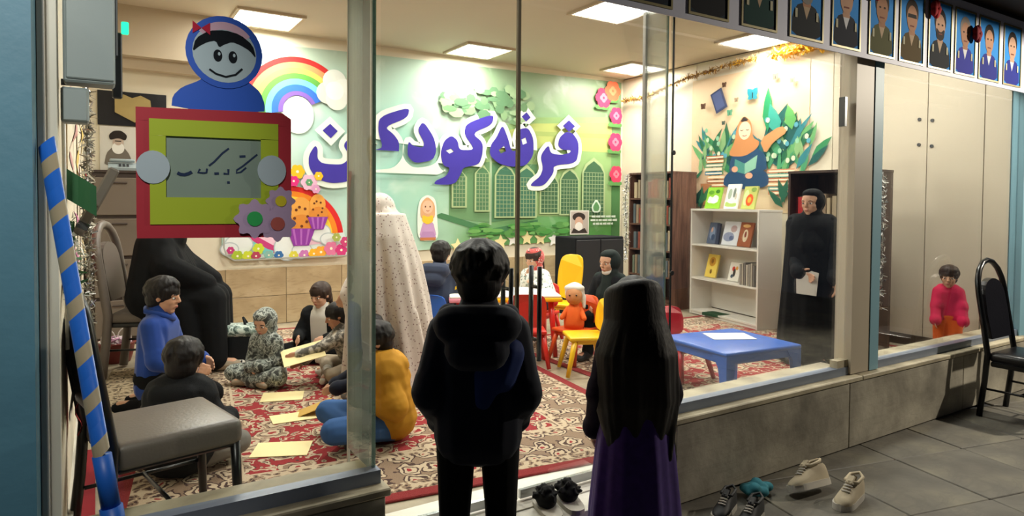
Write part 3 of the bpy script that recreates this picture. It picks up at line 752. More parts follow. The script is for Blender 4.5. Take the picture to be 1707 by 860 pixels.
# the lettering: white outline, purple ink
def ink(name, off, y, mat, parent):
    cu = bpy.data.curves.new(name, 'CURVE'); cu.dimensions = '2D'; cu.fill_mode = 'BOTH'; cu.extrude = 0.0008; cu.offset = off
    for outer, holes in LETTERS:
        for k, p in enumerate([outer]+holes):
            if off and k: continue
            q = chaikin(p, 2 if len(p) > 4 else 0)
            sp = cu.splines.new('POLY'); sp.points.add(len(q)-1); sp.use_cyclic_u = True
            for i, (a, b) in enumerate(q): sp.points[i].co = (a, b, 0, 1)
    o = bpy.data.objects.new(name+'_tmp', cu); COL.objects.link(o)
    dg = bpy.context.evaluated_depsgraph_get(); dg.update()
    me = bpy.data.meshes.new_from_object(o.evaluated_get(dg)); bpy.data.objects.remove(o)
    me.materials.clear(); me.materials.append(mat)
    o = bpy.data.objects.new(name, me); COL.objects.link(o); o.rotation_euler = (math.pi/2, 0, 0); o.location = (0, y, 0); o.parent = parent
    return o
ink('lettering_outline', 0.058, MY-0.034, pm('#dfe8dd'), mur)
ink('lettering', 0.0, MY-0.038, pm('#43389a'), mur)

# poster of the reading girl on the right wall (u runs away from the camera along the wall)
pos = thing('wall_poster', 'peach poster of a girl in a scarf reading among plants, on the right wall', 'poster', (XR-0.013, 0, 0))
def pmat():
    t = NT('poster_paper'); o = t.obj(); nz = t.noise(o, 1.6, 3)
    _mats['poster_paper'] = t.done(t.ramp(nz.outputs[0], [(0.3, '#d9b592'), (0.6, '#e6cba6'), (0.8, '#eedcb4')]), 0.6)
pmat()
MB().b2(-0.006, 0, 4.24, 5.86, 1.40, 3.03, 'poster_paper').build('poster_sheet', None, pos)
F = Flat((-0.007, 0, 0), (0, 1, 0), (0, 0, 1), (-1, 0, 0), 0.0002)
rr = random.Random(9)
def leafp(cx, cz, l, w, a): return rot2([(cx, cz), (cx-w, cz+l*.35), (cx-w*.7, cz+l*.7), (cx, cz+l), (cx+w*.7, cz+l*.7), (cx+w, cz+l*.35)], (cx, cz), a)
gr = ['#2f6b4c', '#3f8a5c', '#4f9a6e', '#2b5c58', '#6aa56a', '#3a7f86', '#88b07a']
for cx, cz, s, n in ((5.43, 2.05, .42, 26), (4.55, 2.1, .5, 30), (5.62, 1.95, .25, 12), (4.4, 2.0, .34, 16)):
    for i in range(n):
        a = rr.uniform(-.9, .9); F.poly(pm(rr.choice(gr)), leafp(cx+rr.uniform(-.22, .22), cz+rr.uniform(-.25, .1), s*rr.uniform(.6, 1.05), s*.10*rr.uniform(.6, 1.3), a))
F.poly(pm('#2f8a5a'), leafp(4.737, 2.3, .5, .07, 0)); F.poly(pm('#3f9a8a'), leafp(4.60, 2.25, .38, .08, -.3)); F.poly(pm('#5fa05a'), leafp(4.43, 2.3, .28, .07, -.2))
for i in range(34): F.poly(pm(rr.choice(['#b9d3b0', '#8fc4a0', '#d6dcc0', '#5b9fb0'])), ellp(rr.choice([5.42, 4.5])+rr.uniform(-.28, .28), rr.uniform(1.95, 2.45), .025, .03, 8))
for cx, z0, n, w, cs in ((5.47, 1.70, 8, .13, ['#c98a5a', '#a86a4a', '#e0b184', '#4d7f9a', '#d9c8a8', '#7f9a86']), (4.56, 1.60, 6, .17, ['#c98a6a', '#5a8f8a', '#e0b184', '#b56a4a', '#86b0a0'])):
    for i in range(n):
        sh = rr.uniform(-.03, .03); z = z0+i*.048
        F.poly(pm(cs[i % len(cs)]), [(cx-w+sh, z), (cx+w+sh, z), (cx+w+sh, z+.04), (cx-w+sh, z+.04)]); F.poly(pm('#e9dcc0'), [(cx-w+sh, z+.01), (cx+w*.9+sh, z+.01), (cx+w*.9+sh, z+.028), (cx-w+sh, z+.028)])
F.poly(pm('#b47a52'), [(5.52, 1.48), (5.66, 1.48), (5.68, 1.74), (5.50, 1.74)])
for i in range(14): F.poly(pm(rr.choice(['#2c5f4a', '#3c7a58', '#1f4c40'])), leafp(rr.choice([5.74, 4.35, 4.5])+rr.uniform(-.08, .08), rr.uniform(1.42, 1.55), .28, .04, rr.uniform(-1, 1)))
# the figure
F.poly(pm('#c9905f'), chaikin([(4.83, 2.22), (4.55, 2.36), (4.47, 2.28), (4.65, 2.18), (4.75, 2.05)], 1))
F.poly(pm('#2c4a6c'), chaikin([(5.33, 1.70), (5.31, 1.82), (5.2, 1.9), (5.0, 1.86), (4.8, 1.9), (4.70, 1.82), (4.70, 1.69), (5.0, 1.66)], 2))
F.poly(pm('#2f4f70'), chaikin([(5.25, 1.85), (5.22, 2.05), (5.1, 2.12), (4.88, 2.14), (4.74, 2.05), (4.72, 1.85)], 1))
F.poly(pm('#c98a58'), chaikin([(5.27, 2.06), (5.17, 2.22), (5.14, 2.40), (5.05, 2.52), (4.94, 2.44), (4.92, 2.25), (4.82, 2.20), (4.86, 2.12), (5.03, 2.04)], 2))
F.poly(pm('#3a3434'), chaikin([(5.10, 2.44), (5.04, 2.51), (4.97, 2.45)], 1)); F.poly(pm('#f0cdb0'), ellp(5.03, 2.34, .085, .105))
for a in (-1, 1): F.line(pm('#4a3028'), [(5.03+a*.06, 2.35), (5.03+a*.04, 2.34), (5.03+a*.02, 2.35)], .008)
F.line(pm('#a0504a'), [(5.06, 2.285), (5.03, 2.275), (5.0, 2.285)], .008)
F.poly(pm('#4f8f86'), [(5.02, 1.84), (5.17, 1.88), (5.16, 2.02), (5.02, 1.96)]); F.poly(pm('#8fc0a8'), [(5.02, 1.84), (4.87, 1.9), (4.85, 2.05), (5.02, 1.96)])
F.poly(pm('#e0a888'), ellp(5.16, 1.90, .045, .035)); F.poly(pm('#e0a888'), ellp(4.96, 1.82, .05, .035))
F.poly(pm('#3c4668'), rot2([(5.32, 2.60), (5.50, 2.60), (5.50, 2.86), (5.32, 2.86)], (5.41, 2.73), R(-22))); F.poly(pm('#55608a'), rot2([(5.35, 2.63), (5.48, 2.63), (5.48, 2.84), (5.35, 2.84)], (5.41, 2.73), R(-22)))
for cx, cz, s, c in ((4.93, 2.73, .11, '#2f8a9a'), (5.246, 2.56, .06, '#5a9a7a'), (5.648, 2.68, .06, '#5a3c2c'), (4.632, 2.89, .06, '#8a7a68'), (5.33, 2.90, .05, '#5a3c2c'), (5.15, 2.70, .045, '#a08a70'), (4.42, 2.82, .05, '#8fb07a'), (5.33, 2.45, .04, '#4a5a50')):
    for a in (-1, 1):
        F.poly(pm(c), leafp(cx, cz, s, s*.42, a*.7)); F.poly(pm(c), leafp(cx, cz, s*.7, s*.3, a*2.1))
    F.line(pm('#2a2420'), [(cx, cz-s*.3), (cx, cz+s*.3)], s*.12)
F.build('poster_print', pos)

# pictures on the back wall at the left
t = thing('wall_panel', 'black wall panel with a gold emblem shape, at the back left', 'wall panel', (0, YB, 0))
MB().b2(0.014, 0.575, -0.018, 0, 2.18, 2.495).build('board', 'black_vinyl', t)
MB().prism([(0.15, 2.42), (0.22, 2.47), (0.29, 2.44), (0.36, 2.47), (0.44, 2.43), (0.45, 2.31), (0.31, 2.215), (0.15, 2.30)], lambda u, v, w: V((u, -0.018-w, v)), 0.012, mt('old_gold', '#a8925c', 0.4, 0.15, 8, metal=0.3)).build('emblem', None, t)
t = thing('wall_picture', 'grey and white portrait of a bearded man in a dark turban', 'picture', (0, YB, 0))
MB().b2(0.03, 0.315, -0.014, 0, 1.74, 2.17).build('sheet', pm('#c9c4ba'), t)
F = Flat((0, -0.0145, 0), (1, 0, 0), (0, 0, 1), (0, -1, 0))
F.poly(pm('#6f665c'), chaikin([(.06, 1.80), (.08, 1.92), (.13, 1.98), (.22, 1.98), (.27, 1.91), (.29, 1.80)], 1)); F.poly(pm('#b9a596'), ellp(.175, 2.02, .045, .06)); F.poly(pm('#e0dcd4'), ellp(.175, 1.97, .05, .055)); F.poly(pm('#b9a596'), ellp(.175, 2.025, .03, .03))
F.poly(pm('#2c2622'), chaikin([(.11, 2.04), (.10, 2.09), (.14, 2.13), (.20, 2.135), (.25, 2.09), (.235, 2.04), (.175, 2.065)], 2)); F.line(pm('#2c2622'), [(.15, 2.035), (.20, 2.035)], .008)
F.poly(pm('#dcd8d0'), [(.09, 1.77), (.26, 1.77), (.26, 1.79), (.09, 1.79)])
F.build('portrait_print', t)

# banner with portraits outside, above the glass
ban = thing('portrait_banner', 'white banner with a row of uniformed portraits above the glass front', 'banner', (0, 2.295, 0))
MB().b2(1.2, 6.9, -0.03, -0.022, 2.385, 2.93, 'banner_white').b2(1.2, 6.9, -0.022, 0, 2.395, 2.92, 'porch_dark').build('banner_sheet', None, ban)
por = [(2.03, 2.30, '#1c2230', 0, '#3a3a40'), (2.43, 2.695, '#15181f', 0, '#6a5a50'), (2.815, 3.08, '#12403c', 1, '#c9a08a'), (3.21, 3.495, '#20262a', 2, '#8a8a88'), (3.60, 3.868, '#161c2c', 3, '#2c2420'),
       (3.98, 4.249, '#5a5a34', 0, '#3a2c20'), (4.327, 4.608, '#5c4a22', 4, '#3a2c20'), (4.685, 4.976, '#101820', 2, '#1c1410'), (5.044, 5.324, '#2a2f9a', 5, '#8a8078'), (5.397, 5.70, '#232c8a', 3, '#1c1410'), (5.79, 6.07, '#232c8a', 3, '#241a14')]
for i, (x0, x1, uni, st, hr) in enumerate(por):
    z0 = 2.425; z1 = 2.86; cx = (x0+x1)/2; w = x1-x0
    fr = MB()
    for a in ((x0-.012, x1+.012, z0-.012, z0), (x0-.012, x1+.012, z1, z1+.012), (x0-.012, x0, z0, z1), (x1, x1+.012, z0, z1)): fr.b2(a[0], a[1], -.036, -.03, a[2], a[3])
    fo = fr.build('portrait', mt('frame_gold', '#8a8058', 0.4, 0.1, 8, metal=0.4), ban)
    F = Flat((0, -0.0305, 0), (1, 0, 0), (0, 0, 1), (0, -1, 0), 0.0003)
    F.poly(pm('#2f8fe0' if i > 2 else '#1f2f3c'), [(x0, z0), (x1, z0), (x1, z1), (x0, z1)])
    F.poly(pm(uni), chaikin([(x0+.01, z0), (x1-.01, z0), (x1-.015, z0+.12), (cx+.07, z0+.185), (cx-.07, z0+.185), (x0+.015, z0+.12)], 1))
    F.poly(pm('#dfe0e4' if st in (3, 5) else '#c3a98c'), [(cx-.04, z0+.19), (cx+.04, z0+.19), (cx, z0+.10)])
    sk = ['#b98a6c', '#c39a80', '#a87c60'][i % 3]
    F.poly(pm(sk), [(cx-.035, z0+.17), (cx+.035, z0+.17), (cx+.035, z0+.24), (cx-.035, z0+.24)])
    F.poly(pm(hr), ellp(cx, z0+.315, .078, .085)); F.poly(pm(sk), ellp(cx, z0+.275, .064, .085))
    if st in (1, 2): F.poly(pm('#8f8a84' if i == 3 else '#2a1e18'), chaikin([(cx-.06, z0+.27), (cx-.05, z0+.20), (cx, z0+.18), (cx+.05, z0+.20), (cx+.06, z0+.27), (cx, z0+.235)], 1))
    if st == 4: F.poly(pm('#16130f'), [(cx-.055, z0+.28), (cx+.055, z0+.28), (cx+.05, z0+.305), (cx-.05, z0+.305)])
    else:
        for a in (-1, 1): F.poly(pm('#2a1c16'), ellp(cx+a*.026, z0+.29, .012, .007, 8))
    F.line(pm('#7a4438'), [(cx-.025, z0+.228), (cx+.025, z0+.228)], .009)
    for a in (-1, 1): F.poly(pm('#c9c4a8'), [(cx+a*.085, z0+.10), (cx+a*.105, z0+.10), (cx+a*.105, z0+.15), (cx+a*.085, z0+.15)])
    F.build('portrait_print', fo)
    if i in (5, 7, 8):
        rc = 'cloth_red' if i != 8 else pm('#7a1420'); rx = x0+.02 if i != 8 else x1-.03
        rb = MB()
        for a in range(5): rb.ell((rx+math.cos(a*1.26)*.025, -.06, z0+.37-(i == 8)*.08+math.sin(a*1.26)*.03), (.03, .02, .035), None, None, 8, 6)
        fl = rb.build('paper_flower', rc, fo, True)

# ================================================================== furniture
def kid_chair(name, label, loc, rz, mat, h=0.28, top=0.54, w=0.30, group='small plastic chairs'):
    t = thing(name, label, 'chair', loc, rz, group)
    MB().rbox((0.0, 0, h-0.015), (0.29, w, 0.03), 0.012, 3).build('seat', mat, t, True)
    M = Matrix.Rotation(R(-10), 3, 'Y')
    bh = top-h
    b = MB(); n = 7
    poly = chaikin([(-w/2+.02, 0), (w/2-.02, 0), (w/2, bh*.6), (w/2-.03, bh), (-w/2+.03, bh), (-w/2, bh*.6)], 2)
    b.prism(poly, lambda u, v, q: V((-0.125-v*0.17+0.05*((u/w)**2)*2-q, u, h+0.02+v)), 0.018)
    b.build('backrest', mat, t)
    for sx in (-1, 1):
        for sy in (-1, 1):
            p0 = V((sx*0.10, sy*(w/2-0.03), h-0.02)); p1 = V((sx*0.165, sy*(w/2+0.015), 0.0))
            MB().tube([p0, p0.lerp(p1, .5), p1+V((0, 0, 0.0))], [0.022, 0.019, 0.016], 8).build('leg', mat, t, True)
    MB().rbox((0, 0, h-0.045), (0.24, w-0.06, 0.03), 0.008, 1).build('seat_frame', mat, t)
    return t

def oval_chair(label, loc, rz, pad, seat, group='black dining chairs', backh=1.10, thk=.075, frame='black_metal'):
    t = thing('dining_chair', label, 'chair', loc, rz, group)
    sh = 0.46; hw = 0.21
    MB().rbox((0.02, 0, sh+.0075-thk/2), (0.43, 0.42, thk), 0.03, 3).build('seat', seat, t, True)
    MB().rbox((0.02, 0, sh-0.08), (0.41, 0.40, 0.035), 0.008, 1).build('seat_frame', 'black_metal', t)
    pts = []
    def bx(z): return -0.19-max(0, z-0.4)*0.16
    for s, zz in ((-1, [0.0, 0.25, 0.45, 0.70, 0.88]),):
        for z in zz: pts.append(V((bx(z) - (0.05*(1-z/0.45) if z < .45 else 0), -hw*(1.0 if z < .7 else .97), z)))
    for k in range(1, 8):
        a = math.pi - math.pi*k/8
        z = 0.88 + math.sin(a)*(backh-0.88); pts.append(V((bx(z), math.cos(a)*hw*.97, z)))
    pts += [V((p.x, -p.y, p.z)) for p in reversed(pts[:5])]
    MB().tube(pts, 0.019 if frame == 'black_metal' else 0.03, 10).build('back_frame', frame, t, True)
    poly = [(u*0.155, 0.545+0.0+(v+1)*0.5*(backh-0.17-0.545)) for u, v in [(math.cos(i*math.pi/14)*1.0, -1+0.0) for i in (0, 14)]]
    poly = [(-.15, .55), (.15, .55), (.165, .72), (.155, .86)] + [(math.cos(i*math.pi/10)*.15, .86+math.sin(i*math.pi/10)*(backh-.17-.82)) for i in range(1, 10)] + [(-.155, .86), (-.165, .72)]
    MB().prism(poly, lambda u, v, q: V((bx(v)-0.02+q, u, v)), 0.04).build('back_pad', pad, t)
    for sy in (-1, 1):
        MB().tube([(0.21, sy*0.185, sh-0.07), (0.225, sy*0.19, 0.0)], [0.019, 0.015], 10).build('leg', 'black_metal', t, True)
    MB().tube([(0.2, 0.19, 0.2), (-0.2, 0.2, 0.2)], 0.008, 8).build('stretcher', 'black_metal', t, True)
    MB().tube([(0.2, -0.19, 0.2), (-0.2, -0.2, 0.2)], 0.008, 8).build('stretcher', 'black_metal', t, True)
    MB().tube([(0.0, -0.2, 0.2), (0.0, 0.2, 0.2)], 0.008, 8).build('stretcher', 'black_metal', t, True)
    return t

oval_chair('black padded dining chair standing outside against the low wall', (5.53, 1.93, 0), R(-90), 'black_vinyl', 'black_vinyl')
oval_chair('dark dining chair just behind the left glass pane, under the paper sign', (0.19, 2.77, FZ+.013), R(12), 'black_vinyl', 'lit_black_vinyl', backh=1.0, thk=.10)
oval_chair('taupe padded chair in which the woman in black sits', (0.32, 5.62, FZ+.0135), R(-20), 'taupe_vinyl', 'taupe_vinyl', frame='taupe_vinyl')

def bookcase(name, label, loc, rz, W, D, H, levels, mat, matin, foot=0.06):
    """opening faces local +X"""
    t = thing(name, label, 'bookcase', loc, rz)
    for sy in (-1, 1): MB().b2(-D/2, D/2, sy*W/2-0.011-sy*.011, sy*W/2+0.011-sy*.011, 0, H).build('side_panel', mat, t)
    MB().b2(-D/2, D/2, -W/2-.004, W/2+.004, H, H+0.022).build('top_panel', mat, t)
    MB().b2(-D/2, -D/2+0.008, -W/2+.022, W/2-.022, foot, H).build('back_panel', matin, t)
    for z in levels: MB().b2(-D/2+.01, D/2-0.004, -W/2+0.022, W/2-0.022, z-0.02, z).build('shelf', mat, t)
    MB().b2(D/2-0.03, D/2-0.012, -W/2+.022, W/2-.022, 0, levels[0]-0.021).build('plinth', mat, t)
    t['W'] = W; t['D'] = D
    return t
bc1 = bookcase('bookcase', 'tall brown bookcase in the corner beside the mural', (6.045, 6.05, FZ), R(180), 0.76, 0.41, 1.66, [0.08, 0.40, 0.72, 1.04, 1.36], 'walnut_board', 'walnut_dark')
bc2 = bookcase('bookcase', 'tall dark brown bookcase behind the woman in black', (5.65, 3.46, FZ+.009), R(180), 0.72, 0.44, 1.57, [0.08, 0.45, 0.80, 1.15], 'walnut_dark', 'walnut_dark')
WA = R(168.4)
bw = bookcase('bookcase', 'low white bookshelf with picture books, under the reading girl poster', (5.952, 4.86, FZ+.009), WA, 1.14, 0.30, 1.205, [0.05, 0.43, 0.82], 'white_laminate', 'white_laminate')
t = thing('low_cabinet', 'plain white cabinet between the white bookshelf and the dark bookcase', 'cabinet', (6.13, 3.99, FZ), R(180))
MB().rbox((0, 0, 0.58), (0.34, 0.34, 1.10), 0.006, 1).build('body', 'white_laminate', t)
MB().b2(0.171, 0.183, -0.16, 0.16, 0.08, 1.10).build('door', 'white_laminate', t)
MB().tube([(0.195, -0.12, 0.55), (0.195, -0.12, 0.68)], 0.006, 8).build('handle', 'chrome', t)
MB().b2(-0.15, 0.15, -0.15, 0.15, 0, 0.03).build('plinth', 'baseboard_brown', t)

_bk = 0
def book(label, loc, rz, h, w, th, mat, tilt=0.0, art=None, group=None, flat=False):
    """standing book; cover faces local +X, spine on +Y side. tilt leans it back"""
    t = thing('book', label, 'book', loc, rz, group)
    Mx = Matrix.Rotation(-tilt, 3, 'Y')
    if flat: Mx = Matrix.Rotation(R(-90), 3, 'Y')
    def P(x, y, z): return Mx @ V((x, y, z)) + V((0, 0, (h*0 + (th*math.sin(tilt) if tilt > 0 else 0))))
    c = MB()
    for x0 in (-th, -0.003): 
        vs = [P(x, y, z) for x in (x0, x0+0.003) for y in (-w/2, w/2) for z in (0, h)]
        c.add(vs, [(0, 1, 3, 2), (4, 6, 7, 5), (0, 4, 5, 1), (2, 3, 7, 6), (0, 2, 6, 4), (1, 5, 7, 3)])
    vs = [P(x, y, z) for x in (-th, 0) for y in (w/2, w/2+0.003) for z in (0, h)]
    c.add(vs, [(0, 1, 3, 2), (4, 6, 7, 5), (0, 4, 5, 1), (2, 3, 7, 6), (0, 2, 6, 4), (1, 5, 7, 3)])
    c.build('cover', mat, t)
    vs = [P(x, y, z) for x in (-th+0.003, -0.003) for y in (-w/2+.004, w/2) for z in (0.003, h-0.003)]
    MB().add(vs, [(0, 1, 3, 2), (4, 6, 7, 5), (0, 4, 5, 1), (2, 3, 7, 6), (0, 2, 6, 4), (1, 5, 7, 3)]).build('pages', 'paper_white', t)
    if art:
        k = MB(); n = 1
        for col, poly in art:
            k.add([P(0.0006*n, u*w, v*h) for u, v in poly], [list(range(len(poly)))], pm(col)); n += 1
        k.build('cover_print', None, t)
    return t
def on_shelf(T, y, x, z):
    """world point on a shelf: y along the shelf (local), x in front of its middle"""
    c, s = math.cos(T.rotation_euler.z), math.sin(T.rotation_euler.z)
    return (T.location.x + x*c - y*s, T.location.y + x*s + y*c, T.location.z + z)
# face-out books on the white shelf (local +y runs towards the camera side reversed by the turn)
A_green = [('#e9f2dc', chaikin([(-.4, .25), (-.3, .6), (-.05, .5), (.1, .65), (.4, .55), (.35, .25)], 1)), ('#5f9a2c', ellp(-.2, .75, .2, .1)), ('#3f7a24', ellp(.25, .8, .15, .09)), ('#f7faf0', ellp(.1, .35, .2, .12))]
A_white = [('#9fae9a', ellp(-.2, .6, .15, .22)), ('#6f7a70', ellp(.15, .65, .1, .2)), ('#a9c26a', chaikin([(-.45, .08), (-.4, .3), (0, .2), (.45, .25), (.45, .08)], 1)), ('#c0b8a8', ellp(.3, .5, .08, .14))]
A_orange = [('#c8d89a', ellp(-.25, .5, .2, .35)), ('#e0552c', ellp(.05, .4, .28, .26)), ('#f2a83c', ellp(.05, .4, .14, .13)), ('#7f9a4c', ellp(.25, .85, .2, .1))]
A_blue = [('#7f8fa8', ellp(0, .5, .3, .3)), ('#c9a08a', ellp(-.1, .65, .12, .12)), ('#3f4f6a', ellp(.15, .3, .2, .15))]
A_pale = [('#8f97b0', ellp(-.1, .35, .35, .2)), ('#b9a0a0', ellp(.15, .7, .2, .15)), ('#5f6a8a', ellp(.1, .3, .15, .1))]
A_brown = [('#d8c6a8', ellp(.02, .45, .2, .26)), ('#7a2f24', ellp(.02, .5, .08, .13)), ('#e0b070', ellp(0, .85, .3, .07))]
A_yel = [('#c08a2c', ellp(0, .68, .3, .2)), ('#8a5f1c', ellp(0, .7, .12, .1)), ('#7a5a1c', ellp(.02, .25, .1, .1))]
A_fig = [('#c0392c', ellp(-.1, .65, .15, .13)), ('#2c2420', ellp(.02, .45, .12, .22)), ('#d89a3c', ellp(.2, .7, .12, .1)), ('#4a5a6a', ellp(-.15, .25, .12, .1))]
zs = [0.05, 0.43, 0.82, 1.227]
for y, x, lv, h, w, mat, art, lb in ((0.20, 0.03, 3, .25, .25, '#8fc63c', A_green, 'bright green picture book on top of the white bookshelf'), (-0.12, 0.03, 3, .28, .21, '#e4e6e0', A_white, 'white picture book on top of the white bookshelf'),
        (-0.40, 0.03, 3, .25, .20, '#b9bf6a', A_orange, 'green and orange picture book on top of the white bookshelf'), (0.20, -0.02, 2, .25, .15, '#5a6478', A_blue, 'blue grey picture book on the upper tier of the white bookshelf'),
        (-0.12, -0.02, 2, .27, .26, '#d9dbe0', A_pale, 'white book with blue drawing on the upper tier of the white bookshelf'), (-0.38, 0.0, 2, .27, .20, '#9a5a3c', A_brown, 'brown picture book on the upper tier of the white bookshelf'),
        (0.18, 0.0, 1, .27, .19, '#e6c95c', A_yel, 'yellow picture book on the middle tier of the white bookshelf'), (-0.12, 0.0, 1, .21, .17, '#e2ded2', A_fig, 'small white book with red figures in the middle of the white bookshelf')):
    book(lb, on_shelf(bw, -y-(.13 if lv == 3 else (.2 if lv == 2 or y > 0 else .1)), x+0.02, zs[lv]+0.001), WA, h, w, 0.018, pm(mat), R(14), art, 'picture books on the white bookshelf')
book('thin dark blue book beside the blue grey one on the white bookshelf', on_shelf(bw, -0.29, 0.0, 0.821), WA, .24, .05, .02, pm('#3a3f52'), R(8), None, 'picture books on the white bookshelf')
for i in range(7):
    book('thin grey book, %s in the row on the white bookshelf' % ['first', 'second', 'third', 'fourth', 'fifth', 'sixth', 'last'][i], on_shelf(bw, 0.27+i*0.034, 0.05, 0.431), WA-R(90), .22+.01*(i % 3), .16, .024, pm(['#8f8a80', '#a8a090', '#6f6a64', '#b9b0a0'][i % 4]), 0, None, 'row of thin books on the white bookshelf')
book('dark green book lying flat on the lowest tier of the white bookshelf', on_shelf(bw, -0.30, 0.10, 0.052), WA-R(80), .26, .17, .03, pm('#2c4a34'), 0, None, 'picture books on the white bookshelf', True)
# rows in the brown bookcases
rr = random.Random(21)
cols = [('#a89a80', 'tan'), ('#7f6a58', 'brown'), ('#b9a88a', 'sand coloured'), ('#5a6468', 'slate'), ('#8a4a3c', 'rust'), ('#c9bca0', 'cream'), ('#6f7a6a', 'olive'), ('#94806a', 'brown')]
ORD = ['first', 'second', 'third', 'fourth', 'fifth', 'sixth', 'seventh', 'eighth', 'ninth', 'tenth', 'eleventh', 'twelfth', 'thirteenth', 'fourteenth', 'fifteenth', 'sixteenth']
def row(T, z, nm, y0, y1, redtest, case):
    y = y0; k = 0
    while y < y1:
        th = rr.uniform(.028, .05); c, cn = rr.choice(cols)
        if redtest(y): c, cn = '#a3282c', 'red'
        book('%s book, %s from the left on the %s shelf of the %s' % (cn, ORD[k], nm, case), on_shelf(T, y+th, 0.12, z+0.001), R(90), rr.uniform(.19, .25), .17, th, pm(c), 0, None, 'books on the %s shelf of the %s' % (nm, case))
        y += th+0.012 + (0.03 if rr.random() < .15 else 0); k += 1
for nm, z in (('second', .40), ('middle', .72), ('fourth', 1.04), ('top', 1.36)): row(bc1, z, nm, -.33, .29, (lambda y: -.1 < y < .1) if nm == 'top' else (lambda y: False), 'corner bookcase')
for nm, z in (('lower', .45), ('middle', .80), ('upper', 1.15)): row(bc2, z, nm, -.31, .26, (lambda y: y < -.2) if nm == 'upper' else (lambda y: False), 'dark bookcase')
t = thing('picture_box', 'green and red picture box on top of the dark bookcase', 'box', (5.72, 3.28, FZ+1.603), R(180))
MB().rbox((0, 0, 0.15), (0.10, 0.26, 0.30), 0.006, 1).build('box_body', pm('#4f8a3c'), t)
MB().b2(-0.052, -0.05, -.1, .1, .05, .25).build('box_print', 'cloth_red', t); MB().b2(-.04, .04, -0.133, -0.131, .06, .2).build('side_print', 'cloth_red', t)

# drawers at the back left, device on top
t = thing('drawer_cabinet', 'tall dark drawer cabinet in the back left corner', 'cabinet', (0.16, 6.92, FZ), 0)
MB().b2(-0.22, 0.24, -0.15, 0.22, 0, 1.53).build('body', 'dark_wood', t)
for i in range(4):
    d = MB().rbox((0.01, -0.16, 0.24+i*0.36), (0.38, 0.025, 0.33), 0.006, 1).build('drawer', 'drawer_wood', t)
    MB().tube([(-.05, -0.185, 0.36+i*.36), (.07, -0.185, 0.36+i*.36)], 0.007, 8).build('handle', 'dark_wood', d)
MB().b2(-0.23, 0.25, -0.17, 0.22, 1.53, 1.55).build('top_board', 'dark_wood', t)
t = thing('desk_phone', 'grey desk phone on the drawer cabinet', 'phone', (0.20, 6.90, FZ+1.55), 0)
MB().add([(-.11, -.1, 0), (.11, -.1, 0), (.11, .1, 0), (-.11, .1, 0), (-.11, -.1, .025), (.11, -.1, .025), (.11, .1, .08), (-.11, .1, .08)], [(3, 2, 1, 0), (4, 5, 6, 7), (0, 1, 5, 4), (1, 2, 6, 5), (2, 3, 7, 6), (3, 0, 4, 7)]).build('base', 'grey_plastic', t)
MB().rbox((0, .05, .095), (.2, .05, .03), .012, 2).build('handset', 'grey_plastic', t, True)
kb = MB()
for i in range(4):
    for j in range(3): kb.box((-.02+j*.03, -.07+i*.022, .04+i*.006), (.018, .014, .008))
kb.build('keypad', 'dark_grey', t)
# black cabinet under the mural
t = thing('black_cabinet', 'black cabinet below the right end of the mural', 'cabinet', (4.94, 6.12, FZ), 0)
MB().rbox((0, 0, 0.45), (0.72, 0.40, 0.90), 0.01, 1).build('body', 'cloth_black2', t)
for s in (-1, 1):
    d = MB().rbox((s*0.178, -0.206, 0.45), (0.345, 0.014, 0.84), 0.004, 1).build('door', mt('black_laminate', '#26272b', 0.4, 0.1, 3), t)
    MB().tube([(s*0.03, -0.222, 0.42), (s*0.03, -0.222, 0.52)], 0.006, 8).build('handle', 'steel_dark', d)
# basket
t = thing('basket', 'dark red plastic basket of white and pink yarn near the left wall', 'basket', (0.12, 6.12, FZ), 0)
MB().lathe([(.105, 0), (.125, .07), (.135, .14), (.145, .145), (.145, .16), (.13, .16), (.12, .08), (.10, .012)], (0, 0, 0), 20).build('tub', mt('basket_red', '#7a2a26', 0.45, 0.1, 5), t, True)
yb = MB(); rr = random.Random(4)
for i in range(26):
    a = rr.uniform(0, 6.28); q = rr.uniform(0, .09); c = V((math.cos(a)*q, math.sin(a)*q, .15+rr.uniform(0, .03)))
    yb.tube([c+V((math.cos(k*1.05+a)*.045, math.sin(k*1.05+a)*.03, .02*math.sin(k+i))) for k in range(6)], .008, 5, ['paper_white', pm('#c99ab8'), pm('#d9c4cf')][i % 3], True)
tag(yb.build('yarn', None, t, True), None, None, None, 'stuff')
for yy in (-.05, .06): MB().tube([(yy+math.cos(k*.3926)*.05-.0, yy*.3, .16+math.sin(k*.3926)*.10) for k in range(9)], .005, 6).build('yarn_loop', 'paper_white', t, True)

